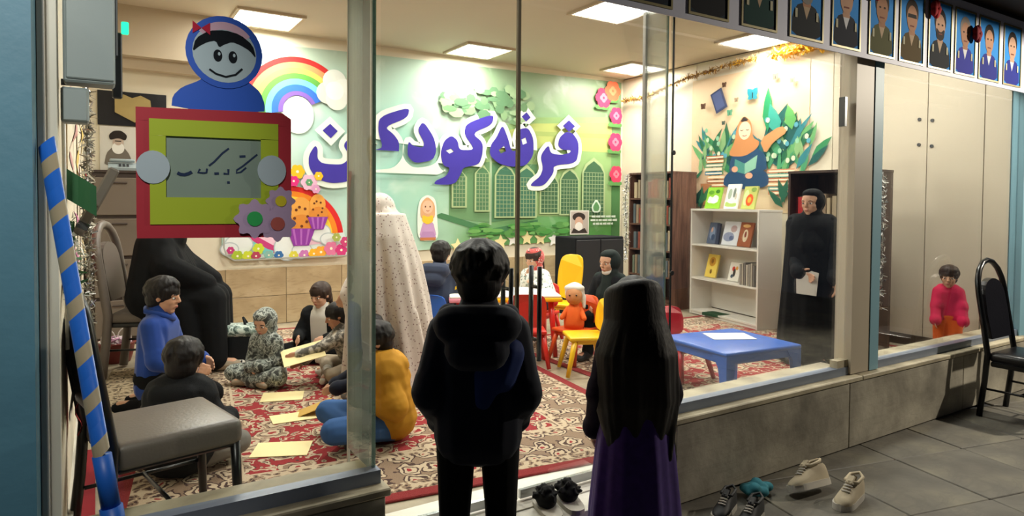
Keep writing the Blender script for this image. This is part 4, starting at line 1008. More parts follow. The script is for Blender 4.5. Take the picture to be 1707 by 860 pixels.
# blue table, paper, chairs
t = thing('play_table', 'low blue plastic table near the long pane', 'table', (3.62, 2.97, FZ+.009), R(-6))
MB().rbox((0, 0, 0.355), (0.66, 0.62, 0.03), 0.014, 3).build('tabletop', 'blue_plastic', t, True)
ap = MB()
for s in (-1, 1): ap.rbox((0, s*0.285, 0.32), (0.56, 0.02, 0.06), .006, 1); ap.rbox((s*0.305, 0, 0.32), (0.02, 0.52, 0.06), .006, 1)
ap.build('apron', 'blue_plastic', t)
for sx in (-1, 1):
    for sy in (-1, 1):
        l = MB()
        prof = [(0.14, 0.36), (0.075, 0.27), (0.06, 0.20), (0.055, 0)]
        l.add([V((sx*(0.325-0*q), sy*0.305, z)) for q, z in prof] + [V((sx*(0.325-q), sy*0.305, z)) for q, z in prof] + [V((sx*0.295, sy*(0.305-q), z)) for q, z in prof] + [V((sx*0.325, sy*(0.305-q), z)) for q, z in prof] + [V((sx*(0.325-q), sy*0.275, z)) for q, z in prof],
              [(i, i+1, 5+i, 4+i) for i in range(3)] + [(i, 12+i, 13+i, i+1) for i in range(3)] + [(4+i, 5+i, 17+i, 16+i) for i in range(3)] + [(12+i, 8+i, 9+i, 13+i) for i in range(3)] + [(16+i, 17+i, 9+i, 8+i) for i in range(3)] + [(3, 7, 19, 11, 15)])
        l.build('leg', 'blue_plastic', t)
tag(MB().rbox((0, 0, 0.0015), (0.30, 0.21, 0.003), 0.001, 1).build('paper_sheet', 'paper_white', None, False, (3.70, 3.04, FZ+0.380), R(-28)), 'white sheet of paper on the blue table', 'paper')
kid_chair('small_chair', 'crimson plastic chair beside the blue table', (3.68, 3.46, FZ+.009), R(-90), 'crimson_plastic', .26, .48)
kid_chair('small_chair', 'yellow plastic chair standing empty right of the glass door seam', (3.13, 3.92, FZ+.0135), R(155), 'yellow_plastic', .29, .53)
kid_chair('small_chair', 'red plastic chair with its back to the doors at the yellow table', (2.86, 4.34, FZ+.0135), R(62), 'red_plastic', .29, .56, .32)
kid_chair('small_chair', 'yellow plastic chair behind the girl in the red scarf', (3.98, 5.36, FZ+.0005), R(200), 'yellow_plastic', .29, .74, .3)
kid_chair('small_chair', 'orange plastic chair that holds the cloth doll', (3.30, 4.26, FZ+.009), R(190), mt('orange_plastic', '#d9541f', 0.35, 0.06, 4), .27, .50, .26)
t = thing('play_table', 'yellow edged play table where children sit below the mural', 'table', (2.95, 4.83, FZ+.0135), R(-25))
MB().rbox((0, 0, .505), (0.92, .56, .02), .008, 2).build('tabletop', 'paper_white', t)
MB().rbox((0.1, 0, .478), (0.74, .58, .034), .01, 2).build('edge_band', 'yellow_plastic', t); MB().rbox((-.37, 0, .478), (0.19, .58, .034), .01, 2).build('edge_band', mt('pink_plastic', '#d98a9a', 0.4, 0.05, 4), t)
for sx in (-1, 1):
    for sy in (-1, 1): MB().tube([(sx*.38, sy*.22, .47), (sx*.42, sy*.25, 0)], [.026, .02], 10).build('leg', 'red_plastic', t, True)
for i, (a, b, r_, mm) in enumerate(((3.02, 4.86, 20, 'paper_white'), (3.2, 4.72, 50, 'paper_white'), (2.72, 4.98, -10, 'paper_cream'))):
    tag(MB().rbox((0, 0, .0015), (.2, .15, .003), .001, 1).build('paper_sheet', mm, None, False, (a, b, FZ+.529), R(r_)), ['drawing paper at the middle of the yellow edged table', 'drawing paper at the right end of the yellow edged table', 'cream paper at the pink end of the yellow edged table'][i], 'paper')

# cloth doll on the orange chair
t = thing('cloth_doll', 'cloth doll with tan face and white bonnet on the orange chair', 'doll', (3.28, 4.25, FZ+.279), R(225))
MB().lathe([(.08, 0), (.085, .05), (.065, .14), (.035, .2)], n=16).build('dress', 'cloth_orange', t, True)
MB().ell((0.01, 0, .265), (.075, .07, .078)).build('head', mt('doll_skin', '#c48a5c', 0.8, 0.08, 8), t, True)
blob('bonnet', MB().ell((-.03, 0, .285), (.082, .083, .085)).ell((-.005, 0, .325), (.065, .085, .035)).cap((-.03, .07, .25), (-.01, .08, .17), .025, .015), 'cloth_white', t, .01)
for s in (-1, 1):
    MB().cap((0, s*.05, .15), (.06, s*.09, .09), .025, .02).build('arm', 'cloth_orange', t, True); MB().ell((.08, s*.028, .275), (.006, .007, .007)).build('eye', 'eye_dark', t, True)

# ================================================================== hangings, signs, small things
def tinsel(name, label, pts, width, mats, n, seed, cat='garland', ln=0.05, vert=True):
    rr = random.Random(seed); b = MB(); pts = [V(p) for p in pts]
    for i in range(n):
        k = rr.random()*(len(pts)-1); j = int(k); p = pts[j].lerp(pts[j+1], k-j)
        d = V((rr.gauss(0, 1), rr.gauss(0, 1), rr.gauss(0, 1))).normalized(); p = p + d*width*rr.uniform(.1, .9)
        e = V((rr.gauss(0, 1), rr.gauss(0, 1), rr.gauss(0, 1))).normalized(); f_ = d.cross(e)*0.006*rr.uniform(.7, 1.6)*(ln/.05)
        q = p+e*ln*rr.uniform(.5, 1)
        b.add([p-f_, p+f_, q+f_*.4, q-f_*.4], [(0, 1, 2, 3)], rr.choice(mats))
    b.tube(pts, 0.006, 6, mats[0])
    return tag(b.build(name), label, cat)
tinsel('tinsel_garland', 'silver tinsel hanging on the front of the brown corner bookcase', [(5.82, 6.44, 1.86), (5.80, 6.46, 1.5), (5.81, 6.44, 1.1), (5.80, 6.45, .75)], .045, ['silver_foil', 'paper_white'], 500, 1)
tinsel('tinsel_garland', 'silver tinsel hanging on the side of the dark bookcase', [(5.60, 3.05, 1.76), (5.58, 3.03, 1.4), (5.60, 3.05, 1.0), (5.57, 3.04, .62)], .045, ['silver_foil', 'paper_white'], 500, 2)
tinsel('foil_garland', 'brown and gold foil garland along the top of the right wall', [(6.27, 7.05, 2.92), (6.27, 6.6, 2.92), (6.27, 5.9, 3.06), (6.27, 5.2, 3.12), (6.27, 4.85, 3.13)], .035, ['brown_foil', 'brown_foil', 'gold_foil'], 900, 3, ln=.06)
tinsel('leaf_garland', 'golden yellow leaf garland at the top of the right wall above the poster', [(6.27, 4.65, 3.13), (6.27, 4.3, 3.12), (6.26, 3.9, 3.12)], .06, ['gold_foil', mt('leaf_gold', '#f0b51c', .5, .2, 20)], 420, 4, ln=.09)
tinsel('tinsel_curtain', 'silver tinsel strands hanging down the left wall', [(-.035, 4.2, 2.5), (-.04, 4.2, 1.9), (-.035, 4.2, 1.4), (-.04, 4.2, .8)], .022, [mt('dull_foil', '#8a8578', .35, .3, 30, metal=.5), 'silver_foil'], 900, 5, ln=.05)
tinsel('leaf_garland', 'green leaf garland low on the left wall behind the blue stick', [(-.07, 2.75, 1.42), (-.07, 2.75, 1.15)], .03, ['leaf_green', 'paper_white'], 120, 6, ln=.05)
# boxes on the left
t = thing('switch_box', 'large grey electrical box high in the left corner', 'electrical box', (-.015, 2.54, 1.865), 0)
MB().rbox((0, 0, .16), (.14, .10, .32), .006, 1).build('body', 'grey_plastic', t); MB().rbox((0.002, -.054, .16), (.13, .008, .30), .004, 1).build('lid', 'grey_plastic', t); MB().b2(.071, .078, -.03, .03, .10, .3).build('side_seam', 'dark_grey', t)
t = thing('switch_box', 'smaller grey box hanging under the electrical box', 'electrical box', (-.055, 2.54, 1.74), 0)
MB().rbox((0, 0, .055), (.075, .08, .11), .006, 1).build('body', 'grey_plastic', t); MB().rbox((0, -.043, .055), (.065, .006, .10), .003, 1).build('lid', 'grey_plastic', t)
t_ = NT('green_led'); em = t_.n('Emission', {'Color': (0.02, 0.9, 0.3, 1), 'Strength': 2.0}); t_.t.links.new(em.outputs[0], t_.out.inputs[0]); _mats['green_led'] = t_.m
t = thing('indicator_light', 'small glowing green indicator at the top left', 'indicator light', (.075, 2.62, 1.87), 0)
MB().rbox((-.012, 0, .08), (.03, .03, .22), .004, 1).build('housing', 'dark_grey', t); MB().rbox((.012, 0, .21), (.022, .02, .04), .003, 1).build('lamp', 'green_led', t)
MB().b2(-.17, .0, -.005, .005, .0, .02).build('bracket', 'dark_grey', t)
# ribbons and paper on the left wall
for i, (x, y, z0, z1, w, mm, lb) in enumerate(((-.075, 3.0, 1.50, 1.93, .12, pm('#d9a6a0'), 'pale pink crepe ribbon on the left wall'), (-.06, 3.25, 1.52, 1.95, .16, pm('#e6c878'), 'yellow crepe ribbon on the left wall'),
        (-.07, 4.9, 1.1, 2.0, .3, pm('#c9b48a'), 'tan paper streamer on the left wall by the tinsel'), (-.075, 3.1, 1.15, 1.45, .2, pm('#c27a9a'), 'pink paper decoration on the left wall'), (-.08, 2.95, .7, 1.1, .3, pm('#d9cfc4'), 'white paper poster low on the left wall'),
        (-.06, 5.6, .95, 1.75, .3, pm('#b83a3c'), 'red paper streamer on the left wall'), (-.065, 3.0, .62, .85, .2, pm('#c2484c'), 'red paper cut-out low on the left wall'))):
    b = MB(); n = 14
    for k in range(2):
        vs = []
        for j in range(n+1):
            zz = z0+(z1-z0)*j/n; off = .01*math.sin(j*.9+i)
            vs += [(x+off+k*.003, y-w/2, zz), (x+off+.006*math.sin(j*1.7)+k*.003, y+w/2, zz)]
        b.add(vs, [(2*j, 2*j+1, 2*j+3, 2*j+2) for j in range(n)])
    tag(b.build('paper_ribbon', mm), lb, 'ribbon')
t = thing('small_flag', 'dark green flag on a thin white pole by the left wall', 'flag', (-.085, 2.62, 1.0), 0)
MB().tube([(0, 0, 0), (-.005, 0, .80)], .006, 8).build('pole', 'white_profile', t, True)
b = MB()
for k in range(2): b.add([(.0+j*.017, .01*math.sin(j*1.1)+k*.003, (.50+i*.05-j*.012)) for j in range(6) for i in range(3)], [(3*j+i, 3*j+i+1, 3*j+i+4, 3*j+i+3) for j in range(5) for i in range(2)])
b.build('cloth', mt('flag_green', '#1d5a34', .7, .15, 9), t)
t = thing('foam_bar', 'slanting grey brown foam bar against the left wall', 'bar', (0, 2.75, 1.40), 0)
MB().rbox((0, 0, .09), (.035, .04, .26), .006, 1, None, Matrix.Rotation(R(26), 3, 'Y')).build('bar', 'taupe_vinyl', t)
MB().rbox((-.04, 0, .005), (.037, .042, .03), .004, 1, None, Matrix.Rotation(R(26), 3, 'Y')).build('end_cap', 'dark_grey', t)
# the taped stick leaning in the corner
t = thing('taped_stick', 'stick wrapped in blue and tan tape leaning outside on the left jamb', 'stick', (.115, 2.13, 0), 0)
P0, P1 = V((0, 0, 0)), V((-.235, .185, 1.66))
MB().tube([P0, P0.lerp(P1, .30)], [.027, .024], 12).build('bare_end', 'raw_wood', t, True)
MB().tube([P0.lerp(P1, .29), P0.lerp(P1, .37)], .030, 12).build('tape_grip', 'tape_blue', t, True)
MB().tube([P0.lerp(P1, .37), P0.lerp(P1, .46)], .025, 12).build('tape_wrap', 'tape_blue', t, True)
n = 20
for i in range(n):
    a, b_ = .46+.54*i/n, .46+.54*(i+1)/n
    d = (P1-P0).normalized(); sk = .014*(1 if i % 1 == 0 else 0)
    tb = MB(); k = 12
    w = d.cross(V((0, 1, 0))).normalized(); u = d.cross(w)
    vs = [P0.lerp(P1, q)+(w*math.cos(j*2*math.pi/k)+u*math.sin(j*2*math.pi/k))*.022-d*.016*math.cos(j*2*math.pi/k) for q in (a, b_) for j in range(k)]
    tb.add(vs, [(j, (j+1) % k, k+(j+1) % k, k+j) for j in range(k)] + [tuple(range(k)), tuple(range(k, 2*k))])
    tb.build('tape_wrap', 'tape_blue' if i % 3 else 'tape_tan', t, True)

# paper doll sign stuck on the outside of the left pane
sg = thing('doll_sign', 'paper doll in blue scarf holding a red and lime framed sign on the glass', 'sign', (0, 2.368, 0), 0)
SY = lambda y0: (lambda u, v, w: V((u, y0-w, v)))
b = MB()
for p in (((.105, 1.786), (.545, 1.80), (.575, 1.78), (.575, 1.755), (.105, 1.745)), ((.105, 1.42), (.575, 1.42), (.570, 1.371), (.106, 1.377)), ((.105, 1.745), (.143, 1.745), (.143, 1.42), (.105, 1.42)), ((.531, 1.755), (.575, 1.755), (.575, 1.42), (.531, 1.42))):
    b.prism(p, SY(-.004), .004)
b.build('outer_frame', mt('card_red', '#a01a2c', .6, .06, 5), sg)
b = MB()
for p in (((.141, 1.752), (.531, 1.76), (.531, 1.705), (.141, 1.70)), ((.142, 1.506), (.531, 1.506), (.530, 1.419), (.142, 1.42)), ((.141, 1.70), (.187, 1.70), (.187, 1.506), (.142, 1.506)), ((.474, 1.706), (.531, 1.706), (.531, 1.506), (.474, 1.506))):
    b.prism(p, SY(-.009), .003)
b.build('inner_frame', mt('card_lime', '#9aae1c', .6, .05, 5), sg)
MB().prism([(.180, 1.50), (.480, 1.50), (.480, 1.71), (.180, 1.71)], SY(-.0005), .003, mt('sign_film', '#7d8f84', .25, .06, 5)).build('sign_plate', None, sg)
F = Flat((0, -.004, 0), (1, 0, 0), (0, 0, 1), (0, -1, 0), .0002)
for p, wd in (([(.464, 1.654), (.437, 1.63), (.417, 1.612), (.399, 1.599), (.397, 1.589), (.411, 1.592), (.428, 1.608)], .006), ([(.407, 1.644), (.426, 1.646)], .008), ([(.374, 1.67), (.354, 1.653), (.329, 1.624), (.313, 1.61)], .006), ([(.372, 1.601), (.372, 1.585), (.357, 1.586)], .007),
              ([(.329, 1.585), (.343, 1.586)], .008), ([(.368, 1.557), (.376, 1.557)], .008), ([(.286, 1.599), (.28, 1.588), (.297, 1.586)], .006), ([(.307, 1.601), (.305, 1.588), (.297, 1.586)], .006), ([(.22, 1.585), (.229, 1.58), (.241, 1.579), (.252, 1.583), (.262, 1.589)], .010)):
    F.line(pm('#22304a'), p, wd)
F.build('sign_lettering', sg)
for cx in (.151, .509): MB().prism(ellp(cx, 1.60, .047, .052, 24), SY(-.0125), .003, mt('card_grey', '#9fb0b8', .5, .04, 5)).build('hand', None, sg)
BL = mt('card_blue', '#0f4fb8', .55, .05, 5); FC = mt('card_face', '#9fb4bc', .6, .03, 5)
dl = MB().prism(chaikin([(.204, 1.79), (.208, 1.83), (.235, 1.86), (.285, 1.885), (.30, 1.90), (.43, 1.90), (.448, 1.888), (.475, 1.865), (.489, 1.825), (.488, 1.795)], 1), SY(-.0005), .003, BL).build('doll_body', None, sg)
hd = MB().prism(ellp(.363, 1.985, .118, .118, 32), SY(-.0036), .003, BL).build('doll_head', None, sg)
F = Flat((0, -.0067, 0), (1, 0, 0), (0, 0, 1), (0, -1, 0), .0003)
F.poly(FC, ellp(.363, 1.982, .098, .096, 30))
F.arc(pm('#c3a3b4'), .363, 1.985, .099, .074, R(38), R(142), 20)
F.poly(pm('#10161c'), chaikin([(.265, 1.975), (.275, 2.02), (.315, 2.05), (.363, 2.058), (.41, 2.05), (.45, 2.02), (.461, 1.975), (.44, 2.0), (.41, 2.015), (.385, 2.022), (.36, 2.01), (.345, 1.998), (.335, 2.02), (.31, 2.012), (.285, 1.995)], 1))
for a in (.341, .387):
    F.poly(pm('#12181e'), ellp(a, 1.972, .0135, .020, 18)); F.poly(FC, ellp(a+.004, 1.978, .004, .006, 10))
F.line(pm('#12181e'), [(.315, 1.925), (.335, 1.912), (.365, 1.905), (.395, 1.915), (.416, 1.937)], .006)
for a in (-1, 1): F.poly(pm('#a8243c'), [(.292, 2.055), (.292+a*.026, 2.075), (.292+a*.026, 2.035)])
F.build('doll_face', hd)
for cx, cz, r_, cc in ((.538, 1.496, .045, '#c2b52c'), (.452, 1.436, .060, '#2f9a52'), (.527, 1.418, .056, '#a3544c')):
    p = [(cx+math.cos(i*math.pi/20)*r_*(1+.13*math.cos(i*8*math.pi/20)), cz+math.sin(i*math.pi/20)*r_*(1+.13*math.cos(i*8*math.pi/20))) for i in range(40)]
    fo = MB().prism(p, SY(-.013-(.003 if cx < .5 else 0)-(.002 if cz < 1.43 else 0)), .003, mt('card_mauve', '#a58fae', .6, .05, 6)).build('card_flower', None, sg)
    MB().prism(ellp(cx, cz, r_*.42, r_*.42, 14), SY(-.0165-(.003 if cx < .5 else 0)-(.002 if cz < 1.43 else 0)), .003, pm(cc)).build('flower_centre', None, fo)

# ================================================================== shoes
def shoe(name, label, loc, rz, L, up, sole, lace, group, roll=0.0, tilt=0.0):
    t = thing(name, label, 'shoe', loc, rz, group); t.rotation_euler = (roll, tilt, rz)
    w = L*.37
    out = chaikin([(L*.5, -w*.15), (L*.49, w*.2), (L*.3, w*.48), (0, w*.42), (-L*.3, w*.36), (-L*.48, w*.25), (-L*.5, 0), (-L*.48, -w*.25), (-L*.3, -w*.36), (0, -w*.38), (L*.3, -w*.5), (L*.45, -w*.4)], 2)
    MB().prism(out, lambda u, v, q: V((u, v, q)), L*.12).build('sole', sole, t)
    secs = [(-.47, .20, .40), (-.40, .30, .46), (-.25, .33, .45), (-.08, .36, .42), (.06, .40, .36), (.2, .44, .28), (.35, .42, .22), (.45, .28, .18), (.49, .10, .13)]
    vs = []; n = 12
    for x, hw, hh in secs:
        for k in range(n):
            a = math.pi*k/(n-1); vs.append((x*L, math.cos(a)*hw*w*1.02, L*.10+math.sin(a)**.7*(hh-.10)*L))
    fs = [(i*n+k, i*n+k+1, (i+1)*n+k+1, (i+1)*n+k) for i in range(len(secs)-1) for k in range(n-1) if not (i < 3 and 3 <= k <= 7)]
    u_ = MB(); u_.add(vs, fs)
    u_.add([(x*.93, y*.85, z*.97) for x, y, z in vs], [tuple(reversed(f)) for f in fs])
    u_.build('upper', up, t, True)
    MB().rbox((-.17*L, 0, L*.14), (.5*L, w*.5, .01), .003, 1).build('insole', 'tape_tan', t)
    MB().rbox((.0*L, 0, L*.44), (.2*L, w*.34, .012), .004, 1, None, Matrix.Rotation(R(28), 3, 'Y')).build('tongue', up, t)
    MB().tube([(-.44*L, 0, L*.46), (-.3*L, w*.3, L*.44), (-.05*L, w*.3, L*.40), (.06*L, 0, L*.43), (-.05*L, -w*.3, L*.40), (-.3*L, -w*.3, L*.44)], L*.03, 8, None, True).build('collar', up, t, True)
    lb = MB()
    for k in range(4):
        x = (.04+k*.055)*L; lb.tube([(x, -w*.2, L*(.385-k*.035)), (x+.02*L, 0, L*(.405-k*.035)), (x, w*.2, L*(.385-k*.035))], L*.018, 6)
    lb.build('laces', lace, t, True)
    return t
shoe('sneaker', 'beige canvas shoe nearest the camera, standing upright by the wall', (3.19, 1.86, 0), R(190), .27, 'shoe_beige', 'shoe_white', 'shoe_white', 'beige shoes by the low wall')
shoe('sneaker', 'beige canvas shoe tipped behind its pair beside the low wall', (3.12, 2.03, 0.03), R(172), .27, 'shoe_beige', 'shoe_white', 'shoe_white', 'beige shoes by the low wall', R(22))
shoe('sneaker', 'black and grey sneaker with pale toe, nearest the girl outside', (2.56, 2.11, 0), R(200), .23, 'shoe_black', 'rubber', 'shoe_white', 'black sneakers by the low wall')
shoe('sneaker', 'black and grey sneaker with pale toe, in front of its pair', (2.60, 1.99, 0), R(196), .23, 'shoe_black', 'rubber', 'shoe_white', 'black sneakers by the low wall')
b = MB(); rr = random.Random(8)
for i in range(12): b.ell((rr.uniform(-.07, .07), rr.uniform(-.045, .045), .03+rr.uniform(0, .035)), (.04, .03, .025), None, Matrix.Rotation(rr.uniform(0, 3), 3, 'Z'), 10, 7)
tc = thing('crumpled_cloth', 'crumpled teal cloth lying between the two pairs of shoes', 'cloth', (2.86, 2.15, 0), 0); blob('cloth', b, 'cloth_teal', tc, .007, 2)
for i, (x, y, lb) in enumerate(((1.60, 2.235, 'black fluffy slipper on the doorstep nearest the boy'), (1.715, 2.235, 'black fluffy slipper on the doorstep nearest the girl'))):
    t = thing('fluffy_slipper', lb, 'slipper', (x, y, FZ-.004), R(75), 'fluffy slippers on the doorstep')
    MB().prism(chaikin([(.1, .02), (.08, .05), (-.08, .04), (-.1, 0), (-.08, -.04), (.08, -.05)], 2), lambda u, v, q: V((u, v, q)), .02).build('sole', 'rubber', t)
    b = MB(); rr = random.Random(30+i); b.ell((.03, 0, .045), (.06, .045, .04))
    for k in range(40):
        a = rr.uniform(0, 6.28); e = rr.uniform(.1, 1.5); d = V((math.cos(a)*math.cos(e), math.sin(a)*math.cos(e), math.sin(e)))
        b.cap(V((.03, 0, .045))+V((d.x*.05, d.y*.04, d.z*.035)), V((.03, 0, .045))+V((d.x*.07, d.y*.06, d.z*.055)), .012, .006, None, 6)
    blob('fluff', b, 'fluff', t, .006, 1)

# ================================================================== people
def ik(a, b, l1, l2, pole):
    d = b-a; L = min(d.length, (l1+l2)*.995); d = d.normalized()
    x = (l1*l1-l2*l2+L*L)/(2*L); h = math.sqrt(max(0, l1*l1-x*x))
    p = V(pole); p = (p-d*p.dot(d)).normalized()
    return a+d*x+p*h, a+d*L
def hand(b, w, d, n, s, side, curl=.5):
    d = V(d).normalized(); n = V(n); n = (n-d*n.dot(d)).normalized(); q = d.cross(n)*side
    for o in (-.17, -.03, .11): b.cap(w+q*o*s-d*.05*s, w+d*.48*s+q*o*1.25*s, .11*s, .10*s, None, 8)
    for i, ln in enumerate((.40, .48, .45, .34)):
        base = w+d*.5*s+q*(.20-.135*i)*s
        d1 = (d*math.cos(curl*.5)+n*math.sin(curl*.5)); d2 = (d*math.cos(curl*1.3)+n*math.sin(curl*1.3))
        mid = base+d1*ln*.5*s; b.cap(base, mid, .068*s, .062*s, None, 8); b.cap(mid, mid+d2*ln*.5*s, .062*s, .05*s, None, 8)
    tb = w+d*.12*s+q*.22*s; td = (d*.7+q*.6+n*.35).normalized()
    b.cap(tb, tb+td*.26*s, .08*s, .07*s, None, 8); b.cap(tb+td*.26*s, tb+td*.26*s+(td+d*.5).normalized()*.2*s, .068*s, .055*s, None, 8)

class Person:
    def __init__(s, label, loc, rz, S, kind='cross', lean=8, hh=None, face=(0, 0), wl=None, wr=None, seat=.3, legs=None, group='people in and outside the playroom', tw=0, dl=None, dr=None):
        s.t = thing('person', label, 'person', loc, R(rz), group); s.S = S; s.kind = kind
        hh = hh or min(.205, S*.172); s.hh = hh
        if kind == 'stand': pel = V((0, 0, .52*S))
        elif kind == 'cross': pel = V((0, 0, .085*S))
        elif kind == 'kneel': pel = V((-.04*S, 0, .16*S))
        else: pel = V((0, 0, seat+.065*S))
        la = R(lean); sp = V((math.sin(la), 0, math.cos(la)))
        s.sp = sp; s.pel = pel; s.nb = pel+sp*(.285*S)
        s.hc = s.nb+sp*(.012*S)+V((.025*S, 0, hh*.48))
        # legs
        if kind == 'stand': K = [(V((.0, y*.055*S, .5*S)), V((.01*S, y*.06*S, .27*S)), V((-.01*S, y*.062*S, .035*S)), V((1, y*.2, 0))) for y in (1, -1)]
        elif kind == 'cross': K = [(V((.01, y*.06*S, .08*S)), V((.17*S, y*.21*S, .085*S)), V((.19*S, -y*.03*S, .045*S)), V((.4, -y*1, 0))) for y in (1, -1)]
        elif kind == 'kneel': K = [(V((-.03*S, y*.05*S, .15*S)), V((.19*S, y*.075*S, .055*S)), V((-.06*S, y*.06*S, .04*S)), V((-1, 0, 0))) for y in (1, -1)]
        else: K = [(V((0, y*.055*S, seat+.06*S)), V((.235*S, y*.07*S, seat+.055*S)), V((.24*S, y*.075*S, .04*S)), V((1, y*.1, 0))) for y in (1, -1)]
        if legs: K = legs
        s.K = K
        s.shl = s.nb+V((0, .083*S, -.04*S)); s.shr = s.nb+V((0, -.083*S, -.04*S))
        dz = {'stand': (.04*S, .16*S, .46*S), 'cross': (.20*S, .13*S, .15*S), 'kneel': (.18*S, .09*S, .24*S), 'chair': (.22*S, .10*S, seat+.16*S)}[kind]
        wl = V(wl) if wl else V(dz); wr = V(wr) if wr else V((dz[0], -dz[1], dz[2]))
        po = (-1, .45, -.4) if kind == 'stand' else (-.5, .55, -.7)
        s.el, s.wl = ik(s.shl, wl, .165*S, .145*S, po); s.er, s.wr = ik(s.shr, wr, .165*S, .145*S, (po[0], -po[1], po[2]))
        s.dl = V(dl) if dl else (s.wl-s.el); s.dr = V(dr) if dr else (s.wr-s.er)
        # head frame
        y, p = R(face[0]), R(face[1])
        s.f = V((math.cos(y)*math.cos(p), math.sin(y)*math.cos(p), math.sin(p))); s.l = V((-math.sin(y), math.cos(y), 0)); s.u = s.f.cross(s.l)
        s.HM = Matrix((s.f, s.l, s.u)).transposed()
    def H(s, f, l, u): return s.hc+(s.f*f+s.l*l+s.u*u)*s.hh
    def hell(s, b, c, r, nu=16, nv=11): b.ell(s.H(*c), tuple(x*s.hh for x in r), None, s.HM, nu, nv)
    def torso(s, b, g, low=0.0, wide=1.0):
        S = s.S
        for y in (-1, 0, 1):
            b.cap(s.pel+V((0, y*.036*S*wide, low)), s.nb+V((0, y*.045*S*wide, -.055*S)), .062*S+g, .058*S+g)
        b.cap(s.shl+V((0, -.01*S, 0)), s.shr+V((0, .01*S, 0)), .037*S+g, .037*S+g); b.cap(s.nb+V((0, 0, -.01*S)), s.nb+V((0, 0, -.06*S)), .045*S+g, .055*S+g)
    def arms(s, b, g, end=1.0):
        S = s.S
        for sh, e, w in ((s.shl, s.el, s.wl), (s.shr, s.er, s.wr)):
            b.cap(sh, e, .036*S+g, .030*S+g); b.cap(e, e.lerp(w, end), .029*S+g, .021*S+g)
    def legsp(s, b, g, end=1.0):
        S = s.S
        for h, k, a, d in s.K: b.cap(h, k, .058*S+g, .044*S+g); b.cap(k, k.lerp(a, end), .042*S+g, .029*S+g)
    def body(s, mat='skin', vox=.0065, curl=.5, hands=True):
        b = MB(); S = s.S
        s.torso(b, -.012); s.arms(b, -.008); s.legsp(b, -.012)
        for h, k, a, d in s.K: b.cap(a, a+V(d).normalized()*.11*S, .028*S, .02*S)
        b.cap(s.nb-s.sp*.03*S, s.hc-s.u*s.hh*.2, .040*S, .038*S)
        s.hell(b, (-.03, 0, .12), (.43, .35, .38)); s.hell(b, (.09, 0, -.18), (.28, .27, .30)); s.hell(b, (.22, 0, -.40), (.11, .12, .09))
        for y in (-1, 1):
            s.hell(b, (.18, y*.15, -.10), (.17, .13, .14)); s.hell(b, (-.03, y*.35, -.02), (.075, .035, .10)); s.hell(b, (.28, y*.13, .09), (.10, .13, .045))
        b.cap(s.H(.385, 0, .06), s.H(.44, 0, -.09), .035*s.hh, .052*s.hh); s.hell(b, (.415, 0, -.105), (.045, .08, .045)); s.hell(b, (.345, 0, -.255), (.06, .11, .035))
        if hands:
            hand(b, s.wl, s.dl, (.35, -1, -.35), .098*S, 1, curl); hand(b, s.wr, s.dr, (.35, 1, -.35), .098*S, -1, curl)
        o = blob('body', b, mat, s.t, vox, 3, .45); s.bodyo = o
        return s
    def facep(s):
        for y in (-1, 1):
            e = MB().ell(s.H(.325, y*.148, .005), tuple(x*s.hh for x in (.045, .062, .036)), 'eye_white', s.HM, 12, 8)
            e.ell(s.H(.352, y*.148, .005), tuple(x*s.hh for x in (.026, .034, .034)), 'eye_dark', s.HM, 10, 7)
            e.build('eye', None, s.t, True)
            MB().tube([s.H(.365, y*.07, .085), s.H(.365, y*.15, .115), s.H(.315, y*.235, .09)], [.014*s.hh, .018*s.hh, .010*s.hh], 6).build('eyebrow', 'hair_black', s.t, True)
        MB().ell(s.H(.376, 0, -.242), tuple(x*s.hh for x in (.024, .085, .017)), None, s.HM, 12, 7).ell(s.H(.372, 0, -.268), tuple(x*s.hh for x in (.024, .065, .019)), None, s.HM, 12, 7).build('lips', 'lip', s.t, True)
        return s
    def hair(s, style='short', mat='hair_black', seed=0, vox=.007):
        b = MB(); rr = random.Random(seed)
        s.hell(b, (-.075, 0, .17), (.485, .415, .415)); s.hell(b, (-.22, 0, -.06), (.31, .36, .36)); None
        for y in (-1, 1): b.cap(s.H(.14, y*.32, .22), s.H(.10, y*.345, -.02), .08*s.hh, .035*s.hh, None, 8)
        if style in ('short', 'curly'):
            for i in range(90):
                a = rr.uniform(-math.pi, math.pi); aa = abs(a)
                te = 1.18 if aa < .8 else (1.18+(aa-.8)*.75 if aa < 1.7 else 1.95+(aa-1.7)*.25)
                te *= rr.uniform(.82, 1.06); sw = rr.uniform(-.25, .25); k = rr.uniform(1.0, 1.05)
                pts = []
                for th in (rr.uniform(.0, .3), te*.45, te*.78, te):
                    ang = a+sw*th; w = k+(.05 if style == 'curly' and th < te else 0)
                    pts.append(s.H(-.075+.485*w*math.cos(ang)*math.sin(th), .415*w*math.sin(ang)*math.sin(th), .17+.415*w*math.cos(th)))
                b.tube(pts, [.05*s.hh, .06*s.hh, .05*s.hh, .014*s.hh], 7)
        if style in ('pony', 'long'):
            for y in (-1, 1): b.cap(s.H(.24, y*.04, .43), s.H(.16, y*.32, .12), .07*s.hh, .05*s.hh, None, 8)
        if style == 'pony':
            b.cap(s.H(-.45, 0, .1), s.H(-.55, 0, -.2), .12*s.hh, .13*s.hh); b.cap(s.H(-.55, 0, -.2), s.H(-.45, .15, -.85), .13*s.hh, .04*s.hh)
